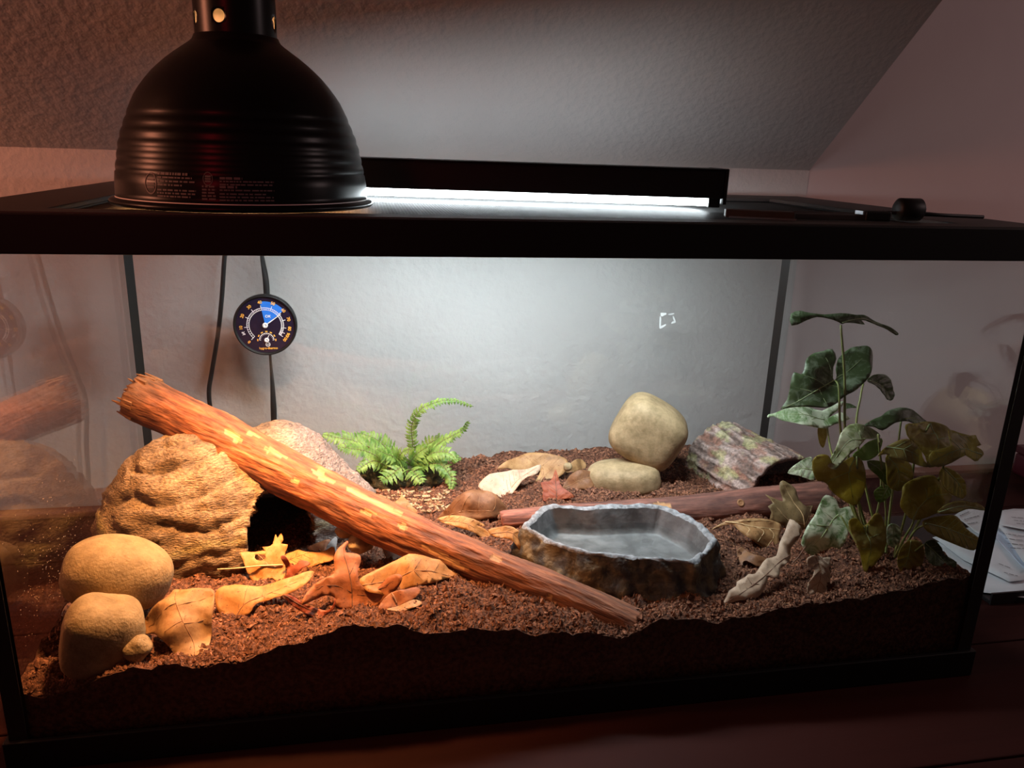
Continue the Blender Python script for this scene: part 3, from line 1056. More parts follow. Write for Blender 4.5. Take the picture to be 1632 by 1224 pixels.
# loose crumbs: small lumpy grains strewn over the surface
NC = 62000
x = RNG.uniform(X0 + .002, X1 - .002, NC)
y = G + 0.0025 + (Y1 - G - 0.005) * RNG.uniform(0, 1, NC) ** 1.25
s = 0.0006 + 0.0016 * RNG.uniform(0, 1, NC) ** 2.2
s[:2600] = RNG.uniform(0.0016, 0.0036, 2600)
z = soil_h(x, y) + s * 0.25
ov = np.array([(1, 0, 0), (-1, 0, 0), (0, 1, 0), (0, -1, 0), (0, 0, 1), (0, 0, -1)], float)
of = np.array([(0, 2, 4), (2, 1, 4), (1, 3, 4), (3, 0, 4), (2, 0, 5), (1, 2, 5), (3, 1, 5), (0, 3, 5)])
th = RNG.uniform(0, 2 * pi, NC)
sc3 = s[:, None] * RNG.uniform(0.55, 1.5, (NC, 3))
Vc = ov[None] * RNG.uniform(0.7, 1.3, (NC, 6, 1)) * sc3[:, None, :]
c, sn = np.cos(th)[:, None], np.sin(th)[:, None]
Vr = np.stack([Vc[..., 0] * c - Vc[..., 1] * sn, Vc[..., 0] * sn + Vc[..., 1] * c, Vc[..., 2] + Vc[..., 0] * RNG.uniform(-.6, .6, (NC, 1))], -1)
Vr += np.stack([x, y, z], 1)[:, None, :]
Fc = (of[None] + 6 * np.arange(NC)[:, None, None]).reshape(-1, 3)
obj('crumbs', Vr.reshape(-1, 3), Fc, M['crumb'], soil, smooth=False, kind='stuff')
# thin coir fibres: bent three-sided strands
NF = 5200
x = RNG.uniform(X0 + .012, X1 - .012, NF)
y = G + 0.010 + (Y1 - G - 0.024) * RNG.uniform(0, 1, NF) ** 1.2
L = 0.003 + 0.010 * RNG.uniform(0, 1, NF) ** 2
th = RNG.uniform(0, 2 * pi, NF)
bend = RNG.uniform(-1, 1, NF)
rad = RNG.uniform(0.00012, 0.00030, NF)
rings = []
for k, t in enumerate((-1, -0.3, 0.4, 1)):
    a = th + bend * t * 0.8
    cx, cyy = x + np.cos(a) * L * t * 0.5, y + np.sin(a) * L * t * 0.5
    cz = soil_h(cx, cyy) + 0.0010 + L * 0.14 * (1 - t * t) * RNG.uniform(0, 1.8, NF)
    for j in range(3):
        q = 2 * pi * j / 3
        rings.append(np.stack([cx - np.sin(a) * rad * math.cos(q), cyy + np.cos(a) * rad * math.cos(q), cz + rad * math.sin(q)], 1))
Vf = np.stack(rings, 1)
ff = np.array([(k * 3 + j, k * 3 + (j + 1) % 3, (k + 1) * 3 + (j + 1) % 3, (k + 1) * 3 + j) for k in range(3) for j in range(3)])
Ff = (ff[None] + 12 * np.arange(NF)[:, None, None]).reshape(-1, 4)
obj('fibres', Vf.reshape(-1, 3), Ff, M['fiber'], soil, smooth=False, kind='stuff')

# ------------------------------------------------------------------ rocks
def star_union(dirs, C, ells, k=0.012):
    """distance along each direction to the smooth union of ellipsoids (centre, radii), by bisection"""
    lo, hi = np.zeros(len(dirs)), np.full(len(dirs), 0.4)
    for _ in range(26):
        m_ = (lo + hi) / 2
        P = C + dirs * m_[:, None]
        d = None
        for c, r in ells:
            q = np.linalg.norm((P - np.array(c)) / np.array(r), axis=1)
            e = (q - 1) * min(r)
            d = e if d is None else -k * np.log(np.exp(-d / k) + np.exp(-e / k))
        ins = d < 0
        lo = np.where(ins, m_, lo)
        hi = np.where(ins, hi, m_)
    return lo


# rock hide
HC = np.array([-0.29, 0.275, 0.07])
ells = [((-.355, .255, .095), (.092, .085, .112)), ((-.262, .300, .088), (.078, .088, .110)), ((-.185, .290, .070), (.040, .055, .058)), ((-.40, .24, .08), (.055, .07, .07)), ((-.30, .235, .07), (.06, .06, .09))]
nu, nv = 200, 84
PH = np.linspace(-0.42, pi / 2, nv)
dirs = np.array([(math.cos(p) * math.cos(2 * pi * i / nu), math.cos(p) * math.sin(2 * pi * i / nu), math.sin(p)) for p in PH for i in range(nu)])
rr = star_union(dirs, HC, ells)
P = HC + dirs * rr[:, None]
wv = fbm(P, 14, 3)
lay = P[:, 2] + 0.020 * wv + 0.12 * (P[:, 0] + 0.35) * 0.5
groove = np.zeros(len(P))
for zg, dg, wg in ((0.186, .007, .004), (0.160, .004, .004), (0.128, .008, .006), (0.090, .004, .005)):
    groove += dg * np.exp(-((lay - zg) / wg) ** 2) * (0.45 + 0.55 * np.clip(fbm(P, 9, 2, (zg * 90, 3, 1)) + 0.5, 0, 1))
fine = fbm(P * np.array([1, 1, 2.4]), 55, 5, (4, 4, 4)) * 0.0034
streak = np.array([noise.noise(Vector((p[0] * 90 + p[2] * 50, p[1] * 90, p[2] * 170))) for p in P]) * 0.0016
pq0 = proj(P)
front = (dirs[:, 1] < 0.35)
crease = np.zeros(len(P))
for line, dep, wd in (([(208, 747), (240, 752), (265, 742), (310, 734), (352, 712)], .0075, 4.5), ([(178, 806), (205, 790), (245, 803), (310, 790), (375, 755)], .0065, 6.0),
                      ([(180, 862), (215, 845), (260, 838), (330, 846), (395, 810)], .0045, 7.0), ([(235, 720), (262, 708), (300, 705), (330, 694)], .003, 4.0)):
    L_ = smooth_path(np.array(line, float), 60)
    dd = np.min(np.hypot(pq0[:, None, 0] - L_[None, :, 0], pq0[:, None, 1] - L_[None, :, 1]), axis=1)
    crease = np.maximum(crease, dep * np.exp(-(dd / wd) ** 2) * front)
lf = np.clip((-0.315 - P[:, 0]) / 0.05, 0.12, 1)
groove = groove * lf * 0.5 + crease
P = HC + dirs * (rr - groove + fine + streak)[:, None]
F = [(i * nu + j, i * nu + (j + 1) % nu, (i + 1) * nu + (j + 1) % nu, (i + 1) * nu + j) for i in range(nv - 1) for j in range(nu)]
fc = P[np.array(F)].mean(1)
mouth = [(398, 900), (394, 850), (404, 806), (420, 782), (442, 768), (468, 772), (490, 800), (500, 840), (508, 900)]
qm = proj(fc)
cut = in_poly(qm, mouth) & (fc[:, 1] < 0.275) & (fc[:, 0] > -0.33)
F = [f for f, c in zip(F, cut) if not c]
hide = thing('rock_hide', (HC[0], HC[1], 0.07), 'large layered brown rock hide with a dark cave opening under the branch', 'rock hide')
ho = obj('shell', P, F, M['hide'], hide)
t = np.clip(fbm(P, 30, 4) * 0.8 + 0.5, 0, 1)[:, None]
tone = np.array([0.12, 0.074, 0.038]) * (1 - t) + np.array([0.27, 0.185, 0.105]) * t
gback = np.clip((P[:, 0] + 0.285) / 0.05, 0, 1)[:, None]
tone = tone * (1 - gback) + (np.array([0.20, 0.15, 0.13]) * (0.75 + 0.5 * t)) * gback
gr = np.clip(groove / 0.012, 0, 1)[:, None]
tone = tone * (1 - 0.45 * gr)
olive = np.clip(1 - np.abs(lay - 0.112) / 0.010, 0, 1)[:, None] * 0.5
tone = tone * (1 - olive) + np.array([0.24, 0.21, 0.06]) * olive
set_tone(ho, tone)
sm = ho.modifiers.new('thick', 'SOLIDIFY')
sm.thickness = 0.010
sm.offset = -1


def stone(name, px, py, Y, wpx, hpx, depth, m, label, cat='stone', tilt=0.0, power=2.5, seed=0, rough=0.05, sub=5, group=None, shear=0.0, yaw=0.0):
    """a rounded stone centred behind the picture point at depth Y, with its width and height as seen"""
    c = ony(px, py, Y)
    k = np.dot(c - CAM, -RM[:, 2]) / FPX
    a, b = wpx * k / 2, hpx * k / 2
    Vd, Fd = ico(sub)
    q = np.sign(Vd) * np.abs(Vd) ** 1.0
    n_ = (np.abs(q) ** power).sum(1) ** (1 / power)
    q = q / n_[:, None]
    q = q * (1 + rough * fbm(Vd, 1.3, 1, (seed * 7.1, 1, 2)) + rough * 0.10 * fbm(Vd, 7, 2, (seed, 5, 1)))[:, None]
    q = q * np.array([a, depth / 2, b])
    q[:, 0] += shear * q[:, 2]
    if yaw:
        q = q @ rotz(yaw).T
    ct, st = math.cos(tilt), math.sin(tilt)
    q = q @ np.array([[ct, 0, -st], [0, 1, 0], [st, 0, ct]]).T
    # turn the stone to face the sight line sideways only
    va = math.atan2(c[1] - CAM[1], c[0] - CAM[0]) - pi / 2
    q = q @ rotz(va).T
    base = c.copy()
    base[2] = c[2] - b
    o = obj(name, q + c, Fd, m, base=base)
    tag(o, label, cat, group)
    return o


stone('stone', 187, 914, 0.098, 162, 116, 0.075, M['stone'], 'big smooth tan stone lying over another stone in the left corner', tilt=-0.30, seed=1, rough=0.05, power=2.35)
stone('stone', 164, 1014, 0.040, 118, 128, 0.055, M['stone'], 'angular tan stone wedged under the big smooth one beside the left glass', tilt=-0.32, seed=12, rough=0.09, power=3.1)
stone('stone', 219, 1034, 0.024, 42, 40, 0.022, M['stone'], 'small pointed tan stone half buried beside the curled left leaf', tilt=0.7, seed=3, rough=0.15, power=2.2)
stone('stone', 1033, 689, 0.345, 112, 104, 0.075, M['stone2'], 'blocky rounded tan stone perched against the lichen bark', tilt=-0.50, seed=4, rough=0.04, power=3.6)
stone('stone', 993, 763, 0.330, 118, 58, 0.065, M['stone2'], 'flat tan stone on the soil under the perched blocky stone', tilt=0.10, seed=5, rough=0.05, power=2.9)
stone('stone', 557, 846, 0.190, 44, 18, 0.02, M['stone'], 'small flat yellow stone on soil in front of the cave opening', tilt=0.05, seed=6, rough=0.12)
stone('pebble', 575, 866, 0.165, 40, 26, 0.025, M['stone2'], 'soil-caked grey pebble behind the big standing lobed leaf', tilt=0.1, seed=7, rough=0.2)
stone('pebble', 905, 744, 0.34, 14, 12, 0.012, M['stone2'], 'tiny round tan pebble beside the flat stone', tilt=0.1, seed=9, rough=0.1, sub=3)

# ------------------------------------------------------------------ branches
def branch(name, P, R, patches, base_cols, label, cat, n=360, k=56, seed=0, amp=0.05, knots=(), jag=(0.0, 0.0), peel=(0.44, 0.235, 0.10), flank=None, m='bark'):
    P = smooth_path(P, n)
    R = smooth_path(np.array(R)[:, None], n)[:, 0]
    Vt, Ft = tube(P, R, k)
    ax = np.repeat(P, k, 0)
    off = Vt - ax
    s_along = np.repeat(np.concatenate([[0], np.cumsum(np.linalg.norm(np.diff(P, axis=0), axis=1))]), k)
    angs = np.tile(2 * pi * np.arange(k) / k, n)
    Q = np.stack([np.cos(angs) * 1.4, np.sin(angs) * 1.4, s_along * 14], 1)
    f1 = np.array([noise.fractal(Vector(q) + Vector((seed, 0, 0)), 0.9, 2.0, 5) for q in Q])
    Q2 = np.stack([np.cos(angs) * 5.5, np.sin(angs) * 5.5, s_along * 32], 1)
    f2 = np.array([noise.fractal(Vector(q) + Vector((seed, 9, 0)), 0.8, 2.0, 4) for q in Q2])
    scale = 1 + amp * f1 + amp * 0.45 * f2
    T = np.repeat(np.gradient(P, axis=0), k, 0)
    T /= np.linalg.norm(T, axis=1)[:, None]
    # ragged ends
    sL = s_along.max()
    jn = np.array([noise.noise(Vector((math.cos(a) * 3.5, math.sin(a) * 3.5, seed + 3))) + 0.5 * noise.noise(Vector((math.cos(a) * 11, math.sin(a) * 11, seed))) for a in angs])
    w0 = np.exp(-s_along / 0.012)
    w1 = np.exp(-(sL - s_along) / 0.012)
    pq = proj(ax + off)
    facing = np.einsum('ij,ij->i', off, CAM - ax) > 0
    pm = np.zeros(len(Vt))
    for poly in patches:
        pm = np.maximum(pm, (in_poly(pq, poly) & facing).astype(float))
    scale = scale - pm * 0.05
    Vt2 = ax + off * scale[:, None] + T * (w0 * jn * jag[0] - w1 * jn * jag[1])[:, None]
    o = obj(name, Vt2, Ft, M[m], base=P[n // 2] - np.array([0, 0, R[n // 2]]))
    tt = np.clip(f2 * 0.9 + 0.5, 0, 1)[:, None]
    tt1 = np.clip(f1 * 0.9 + 0.5, 0, 1)[:, None]
    tone = np.array(base_cols[0]) * (1 - tt) + np.array(base_cols[1]) * tt
    tone = tone * (0.75 + 0.4 * tt1)
    tone = tone * (1 - pm[:, None]) + np.array(peel) * pm[:, None]
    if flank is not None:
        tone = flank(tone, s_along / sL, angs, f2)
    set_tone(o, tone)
    tag(o, label, cat)
    for (px, py, rk) in knots:
        i = np.argmin(np.linalg.norm(pq - np.array([px, py]), axis=1) + 1e4 * (~facing))
        c = Vt2[i]
        nn = off[i] / np.linalg.norm(off[i])
        a = np.cross(nn, [0, 0, 1.0])
        a /= np.linalg.norm(a)
        b = np.cross(nn, a)
        V = []
        for r, h in ((1.25, -0.25), (1.05, 0.22), (0.8, 0.30), (0.6, 0.08), (0.3, 0.12), (0.02, 0.16)):
            for j in range(16):
                t_ = 2 * pi * j / 16
                V.append(c + rk * (r * (a * math.cos(t_) + b * math.sin(t_)) + nn * h))
        F = [(q * 16 + j, (q + 1) * 16 + j, (q + 1) * 16 + (j + 1) % 16, q * 16 + (j + 1) % 16) for q in range(5) for j in range(16)]
        kn = obj('knot', V, F, M['vein'], o)
    return o, P, R


K8 = crop(200, 590, 3.709)
G5 = crop(600, 780, 3.548)
patches = [K8(q) for q in ([(575, 350), (610, 345), (640, 370), (690, 405), (685, 430), (650, 420), (600, 385)], [(820, 455), (860, 455), (930, 490), (960, 520), (900, 510), (840, 485)],
                           [(700, 350), (730, 365), (800, 395), (780, 400), (720, 378)], [(975, 645), (1005, 638), (1025, 655), (1015, 675), (985, 672)], [(1100, 580), (1150, 590), (1240, 655), (1225, 672), (1150, 640), (1105, 605)],
                           [(1300, 690), (1340, 690), (1450, 750), (1560, 800), (1640, 850), (1630, 870), (1500, 810), (1380, 750), (1310, 720)], [(1380, 820), (1430, 820), (1490, 855), (1450, 862), (1400, 850)])]
patches += [G5(q) for q in ([(635, 380), (660, 370), (710, 390), (705, 410), (660, 408), (640, 395)], [(255, 318), (290, 318), (400, 375), (520, 450), (480, 455), (380, 405), (300, 355)], [(120, 200), (150, 190), (180, 215), (160, 238), (130, 225)],
                           [(960, 600), (990, 592), (990, 620), (950, 615)])]
LA = np.array([-0.4215, 0.315, 0.2225])
LB = ony(1003, 992, 0.026)


def lg_pt(px, py, t):
    Y = LA[1] * (1 - t) + LB[1] * t
    return ony(px, py, Y)


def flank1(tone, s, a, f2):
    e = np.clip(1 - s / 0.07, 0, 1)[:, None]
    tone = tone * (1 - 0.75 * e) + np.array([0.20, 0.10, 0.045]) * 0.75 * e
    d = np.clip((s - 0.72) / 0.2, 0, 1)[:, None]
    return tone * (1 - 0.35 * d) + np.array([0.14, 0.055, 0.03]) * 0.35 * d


pts = [lg_pt(222, 634, 0.0), lg_pt(300, 671, 0.1), lg_pt(400, 724, 0.24), lg_pt(500, 778, 0.38), lg_pt(600, 829, 0.52), lg_pt(700, 872, 0.66), lg_pt(800, 912, 0.78), lg_pt(900, 951, 0.89), lg_pt(1010, 997, 1.0)]
big, BP, BR = branch('branch', pts, [0.0275, 0.0260, 0.0268, 0.0255, 0.0245, 0.0225, 0.0200, 0.0185, 0.0170], patches, [(0.13, 0.038, 0.017), (0.30, 0.105, 0.040)],
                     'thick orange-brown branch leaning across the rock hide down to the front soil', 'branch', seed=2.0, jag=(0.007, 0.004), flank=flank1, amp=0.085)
# splinters round the broken upper end
d0 = (BP[8] - BP[0]) / np.linalg.norm(BP[8] - BP[0])
for i in range(90):
    a = RNG.uniform(0, 2 * pi)
    rr_ = BR[0] * RNG.uniform(0.25, 1.02)
    u = np.cross(d0, [0, 0, 1.0])
    u /= np.linalg.norm(u)
    v = np.cross(d0, u)
    p = BP[0] + rr_ * (u * math.cos(a) + v * math.sin(a)) + d0 * 0.012
    q = p - d0 * RNG.uniform(0.014, 0.027) + (u * RNG.normal() + v * RNG.normal()) * 0.0012
    Vt, Ft = tube([p, (p + q) / 2, q], [0.0026, 0.0021, 0.0006], 5)
    obj('splinter', Vt, Ft, M['vein'], big, smooth=False)

F2 = crop(740, 600, 2.8138)
p2 = [F2([(840, 572), (870, 562), (930, 572), (925, 590), (880, 592), (850, 585)])[:]]


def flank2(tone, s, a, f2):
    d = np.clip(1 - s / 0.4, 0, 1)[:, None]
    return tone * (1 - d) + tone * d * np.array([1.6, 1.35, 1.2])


l2 = [ony(800, 829, 0.236), ony(900, 822, 0.233), ony(1000, 818, 0.231), ony(1100, 814, 0.229), ony(1200, 805, 0.226), ony(1312, 796, 0.222)]
low, _, _ = branch('branch', l2, [0.012, 0.014, 0.0165, 0.0195, 0.0215, 0.0225], p2, [(0.085, 0.032, 0.024), (0.19, 0.078, 0.055)],
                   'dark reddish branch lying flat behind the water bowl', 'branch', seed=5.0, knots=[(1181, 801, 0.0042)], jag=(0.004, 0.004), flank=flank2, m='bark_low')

# half round of bark
ba = np.array([0.346, 0.392, 0.085])
bb = np.array([0.390, 0.278, 0.086])
dx = (bb - ba) / np.linalg.norm(bb - ba)
sx_ = np.array([-dx[1], dx[0], 0])
n, k = 90, 90
P, tones = [], []
for side in (0, 1):
    for i in range(n):
        t = i / (n - 1)
        for j in range(k):
            a = -0.18 + (pi + 0.36) * j / (k - 1)
            rw, rh = 0.064 + 0.008 * t, 0.064 - 0.012 * t
            f = noise.fractal(Vector((a * 2.2, t * 2.2, 1)), 0.9, 2, 5)
            rdg = noise.fractal(Vector((a * 9, t * 3.0, 7)), 0.8, 2, 4)
            rad = 1 + (0.05 * f + 0.055 * rdg if side == 0 else 0.03 * f - 0.11)
            edge = (noise.noise(Vector((a * 5, t * 0.1 + 4, 0))) * 0.006) * (1 if t > 0.5 else -1) * abs(2 * t - 1) ** 6
            c = ba + (bb - ba) * t + dx * edge
            P.append(c - sx_ * math.cos(a) * rw * rad * -1 + np.array([0, 0, math.sin(a) * rh * rad]))
            if side == 0:
                li = np.clip((noise.fractal(Vector((a * 2.4 + 3, t * 3, 5)), 0.9, 2, 5) - 0.10) * 5, 0, 1)
                rd = np.clip(rdg * 1.6 + 0.4, 0, 1)
                col = np.array([0.13, 0.085, 0.07]) * (1 - rd) + np.array([0.36, 0.27, 0.24]) * rd
                rst = np.clip((noise.fractal(Vector((a * 4 + 8, t * 5, 2)), 0.9, 2, 4)) * 3, 0, 1)
                col = col * (1 - rst * 0.55) + np.array([0.30, 0.13, 0.085]) * rst * 0.55
                tones.append(col * (1 - li * 0.55) + np.array([0.34, 0.35, 0.15]) * li * 0.55)
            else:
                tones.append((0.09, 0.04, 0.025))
F = []
for i in range(n - 1):
    for j in range(k - 1):
        a = i * k + j
        F.append((a, a + 1, a + k + 1, a + k))
        b = n * k + a
        F.append((b, b + k, b + k + 1, b + 1))
for j in range(k - 1):
    F.append((j, n * k + j, n * k + j + 1, j + 1))
    a = (n - 1) * k + j
    F.append((a, a + 1, n * k + a + 1, n * k + a))
for i in range(n - 1):
    for j in (0, k - 1):
        a = i * k + j
        F.append((a, a + k, n * k + a + k, n * k + a) if j == 0 else (a, n * k + a, n * k + a + k, a + k))
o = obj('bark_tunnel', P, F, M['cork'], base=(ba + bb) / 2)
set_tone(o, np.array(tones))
tag(o, 'half round of rough bark with green lichen and a dark hollow', 'bark')

# ------------------------------------------------------------------ water bowl
ZR, ZB = 0.126, 0.082
rim_px = [(832, 838), (842, 822), (870, 806), (905, 803), (945, 805), (985, 801), (1022, 800), (1060, 806), (1100, 818), (1128, 832), (1144, 860), (1140, 878), (1105, 896), (1050, 893), (1000, 893), (945, 888), (905, 876), (868, 866), (840, 850)]
rp = np.array([onz(a, b, ZR)[:2] for a, b in rim_px])
nB = 144
corners = [0, 2, 7, 10, 12, 16]      # the wall runs in straight facets between these points
rp2 = smooth_path(np.vstack([rp, rp[0]]), nB + 1)[:-1]
kk = [int(round(c_ * nB / len(rp))) for c_ in corners]
fac = np.vstack([rp2[a_] + (rp2[b_ % nB] - rp2[a_]) * np.linspace(0, 1, (b_ - a_), endpoint=False)[:, None] for a_, b_ in zip(kk, kk[1:] + [nB + kk[0]])])
fac = np.roll(fac, kk[0], axis=0)
rp2 = 0.45 * rp2 + 0.55 * fac
cen = rp2.mean(0)
bowl = thing('water_bowl', (cen[0], cen[1], ZB - 0.004), 'grey angular rock-look water bowl sunk in soil behind the branch', 'bowl')
dirs2 = rp2 - cen
rl = np.linalg.norm(dirs2, axis=1)[:, None]
un = dirs2 / rl


def wob(i, z, sc, sd):
    p = rp2[i]
    return noise.fractal(Vector((p[0] * sc, p[1] * sc, z * sc + sd)), 0.9, 2, 4)


def ring_pts(off, z, a_xy, a_z, sd, sc=60):
    out = []
    for i in range(nB):
        q = cen + dirs2[i] + un[i] * (off + a_xy * wob(i, z, sc, sd))
        out.append((q[0], q[1], z + a_z * wob(i, z, sc, sd + 9)))
    return out


levels = [(ring_pts(0.014, ZB - 0.004, 0.003, 0, 1, 40))]
for t in np.linspace(0.08, 1, 14):
    levels.append(ring_pts(0.013 - 0.013 * t, ZB + (ZR - ZB - 0.002) * t, 0.010 * (1 - 0.55 * t), 0.0016, 1, 55))
V = [p for L_ in levels for p in L_]
F = [(i * nB + j, i * nB + (j + 1) % nB, (i + 1) * nB + (j + 1) % nB, (i + 1) * nB + j) for i in range(len(levels) - 1) for j in range(nB)]
F.append(tuple(range(nB))[::-1])
obj('outer_wall', V, F, M['bowl_out'], bowl, label='dark rough rock-textured outside wall')
rim_l = [levels[-1], ring_pts(-0.001, ZR + 0.0006, 0.0035, 0.0030, 1, 70), ring_pts(-0.0045, ZR + 0.0006, 0.003, 0.0030, 1, 70), ring_pts(-0.0075, ZR - 0.002, 0.002, 0.002, 1, 70)]
V = [p for L_ in rim_l for p in L_]
obj('rim', V, [(i * nB + j, i * nB + (j + 1) % nB, (i + 1) * nB + (j + 1) % nB, (i + 1) * nB + j) for i in range(3) for j in range(nB)], M['rim'], bowl, label='pale chipped rim')
ins = [rim_l[-1], ring_pts(-0.0100, ZR - 0.012, 0.001, 0, 2), ring_pts(-0.0125, ZR - 0.024, 0.001, 0, 2), ring_pts(-0.015, ZR - 0.0305, 0.001, 0, 2), ring_pts(-0.019, ZR - 0.032, 0.001, 0.0004, 2)]
for s_ in (0.6, 0.3):
    ins.append([(cen[0] + (p[0] - cen[0]) * s_, cen[1] + (p[1] - cen[1]) * s_, p[2]) for p in ins[4]])
V = [p for L_ in ins for p in L_]
F = [(i * nB + j, i * nB + (j + 1) % nB, (i + 1) * nB + (j + 1) % nB, (i + 1) * nB + j) for i in range(len(ins) - 1) for j in range(nB)] + [tuple((len(ins) - 1) * nB + j for j in range(nB))]
obj('basin', V, F, M['bowl_in'], bowl, label='smooth grey inside')
wl = ring_pts(-0.0118, ZR - 0.019, 0.001, 0, 2)
water = obj('water', wl, [tuple(range(nB))], M['water'], base=(cen[0], cen[1], ZR - 0.019), smooth=False)
tag(water, 'clear still water lying in the grey bowl', 'water', kind='stuff')

# ------------------------------------------------------------------ leaves
def leaf(name, outline, P, nrm, hs, m, parent=None, label=None, cat='leaf', group=None, mid=(), veins=(), stem=None, vm='vein', thick=0.0005, step=None, wave=0.0012, smooth=3, seed=0,
         vr=0.0006, stem_r=0.0009, hole=None, rest=False, hk=1.0):
    """a thin blade with its own outline lying on the plane (P, nrm), bent by the heights hs = [(x, y, h)]"""
    P = np.asarray(P, float)
    nrm = np.asarray(nrm, float)
    nrm = nrm / np.linalg.norm(nrm)
    e1 = np.cross([0, 0, 1.0], nrm)
    e1 /= np.linalg.norm(e1)
    e2 = np.cross(nrm, e1)

    def uv(q):
        X = onp(q[0], q[1], P, nrm) - P
        return np.array([X @ e1, X @ e2])

    O = np.array([uv(q) for q in outline])
    if smooth > 1:
        nO = len(O)
        O = np.vstack([smooth_path(np.vstack([O[(i - 1) % nO], O[i], O[(i + 1) % nO], O[(i + 2) % nO]]), 3 * 12 + 1)[12:24:12 // smooth] for i in range(nO)])
    size = max(np.ptp(O[:, 0]), np.ptp(O[:, 1]))
    st = step or size / 21
    HSl = [(uv((a, b)), h) for a, b, h in hs]

    rib = None
    if len(mid):      # the blade puckers a little between its side veins
        UM = smooth_path(np.array([uv(q) for q in mid]), 24)
        ma = UM[-1] - UM[0]
        mL = np.linalg.norm(ma)
        ma = ma / mL
        mb_ = np.array([-ma[1], ma[0]])
        rib = max(4, min(9, int(mL / 0.0075)))

    def height(p):
        h = 0
        if rib:
            dv_ = p - UM[0]
            t_ = abs(dv_ @ mb_ - np.interp(dv_ @ ma, (UM - UM[0]) @ ma, (UM - UM[0]) @ mb_))
            h0 = 0.0011 * abs(math.sin(pi * rib * (dv_ @ ma - 0.7 * t_) / mL)) * min(1.0, t_ / (0.10 * size)) + 0.10 * t_ * (t_ / size)
        else:
            h0 = 0
        if HSl:
            wsum = 0
            for q, hv in HSl:
                w_ = 1 / (((p - q) ** 2).sum() + (size * 0.16) ** 2) ** 1.5
                wsum += w_
                h += w_ * hv * hk
            h /= wsum
        return h + h0 + wave * noise.fractal(Vector((p[0] * 45, p[1] * 45, seed * 3.7)), 0.9, 2, 3)

    def to3(p, dz=0.0):
        return P + e1 * p[0] + e2 * p[1] + nrm * (height(np.asarray(p)) + dz)

    verts = [Vector(p) for p in O]
    ed = [(i, (i + 1) % len(O)) for i in range(len(O))]
    hp = None
    if hole is not None:
        hp = np.array([uv(q) for q in hole])
        k0_ = len(verts)
        verts += [Vector(p) for p in hp]
        ed += [(k0_ + i, k0_ + (i + 1) % len(hp)) for i in range(len(hp))]
    lo, hi = O.min(0), O.max(0)
    gp_ = np.array([(a + RNG.uniform(-.2, .2) * st, b + RNG.uniform(-.2, .2) * st) for a in np.arange(lo[0], hi[0], st) for b in np.arange(lo[1], hi[1], st)])
    if len(gp_):
        g_in = gp_[in_poly(gp_, O)]
        for g in g_in:
            if np.min(((O - g) ** 2).sum(1)) > (st * 0.4) ** 2 and (hp is None or np.min(((hp - g) ** 2).sum(1)) > (st * 0.4) ** 2):
                verts.append(Vector(g))
    vo, _, fo, *_x = delaunay_2d_cdt(verts, ed, [], 0, 1e-7)
    vo = np.array([v[:] for v in vo])
    cc = np.array([vo[list(f)].mean(0) for f in fo])
    keep = in_poly(cc, O)
    if hp is not None:
        keep &= ~in_poly(cc, hp)
    F = [tuple(f) for f, k_ in zip(fo, keep) if k_]
    V = np.array([to3(p) for p in vo])
    if rest:
        # slide the blade along the sight line until it just rests on the soil
        lo_, hi_ = -0.10, 0.22
        for _ in range(22):
            dl = (lo_ + hi_) / 2
            Q_ = CAM + (V - CAM) * (1 - dl)
            cl = np.percentile(Q_[:, 2] - soil_h(Q_[:, 0], Q_[:, 1]), 7)
            lo_, hi_ = (dl, hi_) if cl < 0.0008 else (lo_, dl)
        to3_ = to3
        to3 = lambda p, dz=0.0: CAM + (to3_(p, dz) - CAM) * (1 - dl)
        V = CAM + (V - CAM) * (1 - dl)
    o = obj(name, V, F, m, parent, base=V[np.argmin(V[:, 2])] if parent is None else None)
    s_ = o.modifiers.new('thick', 'SOLIDIFY')
    s_.thickness = thick
    s_.offset = 0
    if label and parent is None:
        tag(o, label, cat, group)
    if len(mid):
        U = smooth_path(np.array([uv(q) for q in mid]), 18)
        T = tube([to3(u, thick * 0.5) for u in U], np.linspace(vr * 1.15, vr * 0.4, 18), 6)
        obj('midrib', T[0], T[1], M[vm], o)
    if rib and not len(veins) and size > 0.022:
        mb = MB()
        for k in range(1, rib):
            s0 = UM[0] + (UM[-1] - UM[0]) * 0
            i_ = int(k / rib * 23)
            for sg in (-1, 1):
                dr = ma * 0.72 + mb_ * sg
                dr /= np.linalg.norm(dr)
                ts = np.linspace(0, size * 0.6, 40)
                L_ = UM[i_] + dr * ts[:, None] + ma * (ts[:, None] ** 2) * 3.0
                ok = in_poly(L_, O)
                n_ok = int(np.argmin(ok)) if not ok.all() else len(ok)
                if ts[max(n_ok - 1, 0)] < size * 0.05:
                    continue
                U = L_[np.linspace(0, (n_ok - 1) * 0.93, 7).astype(int)]
                mb.add(*tube([to3(u, thick * 0.4) for u in U], np.linspace(vr * 0.55, vr * 0.25, 7), 5))
        if mb.V:
            mb.obj('veins', M[vm], o, smooth=True, kind='stuff')
    if len(veins):
        mb = MB()
        for vv in veins:
            U = smooth_path(np.array([uv(q) for q in vv]), 9)
            mb.add(*tube([to3(u, thick * 0.5) for u in U], np.linspace(vr * 0.7, vr * 0.3, 9), 5))
        mb.obj('veins', M[vm], o, smooth=True, kind='stuff')
    if stem is not None:
        U = np.array([to3(uv(q[:2]), q[2] if len(q) > 2 else 0.0) for q in stem])
        T = tube(smooth_path(U, 20), np.linspace(stem_r, stem_r * 0.8, 20), 7)
        obj('stalk', T[0], T[1], M[vm], o)
    return o


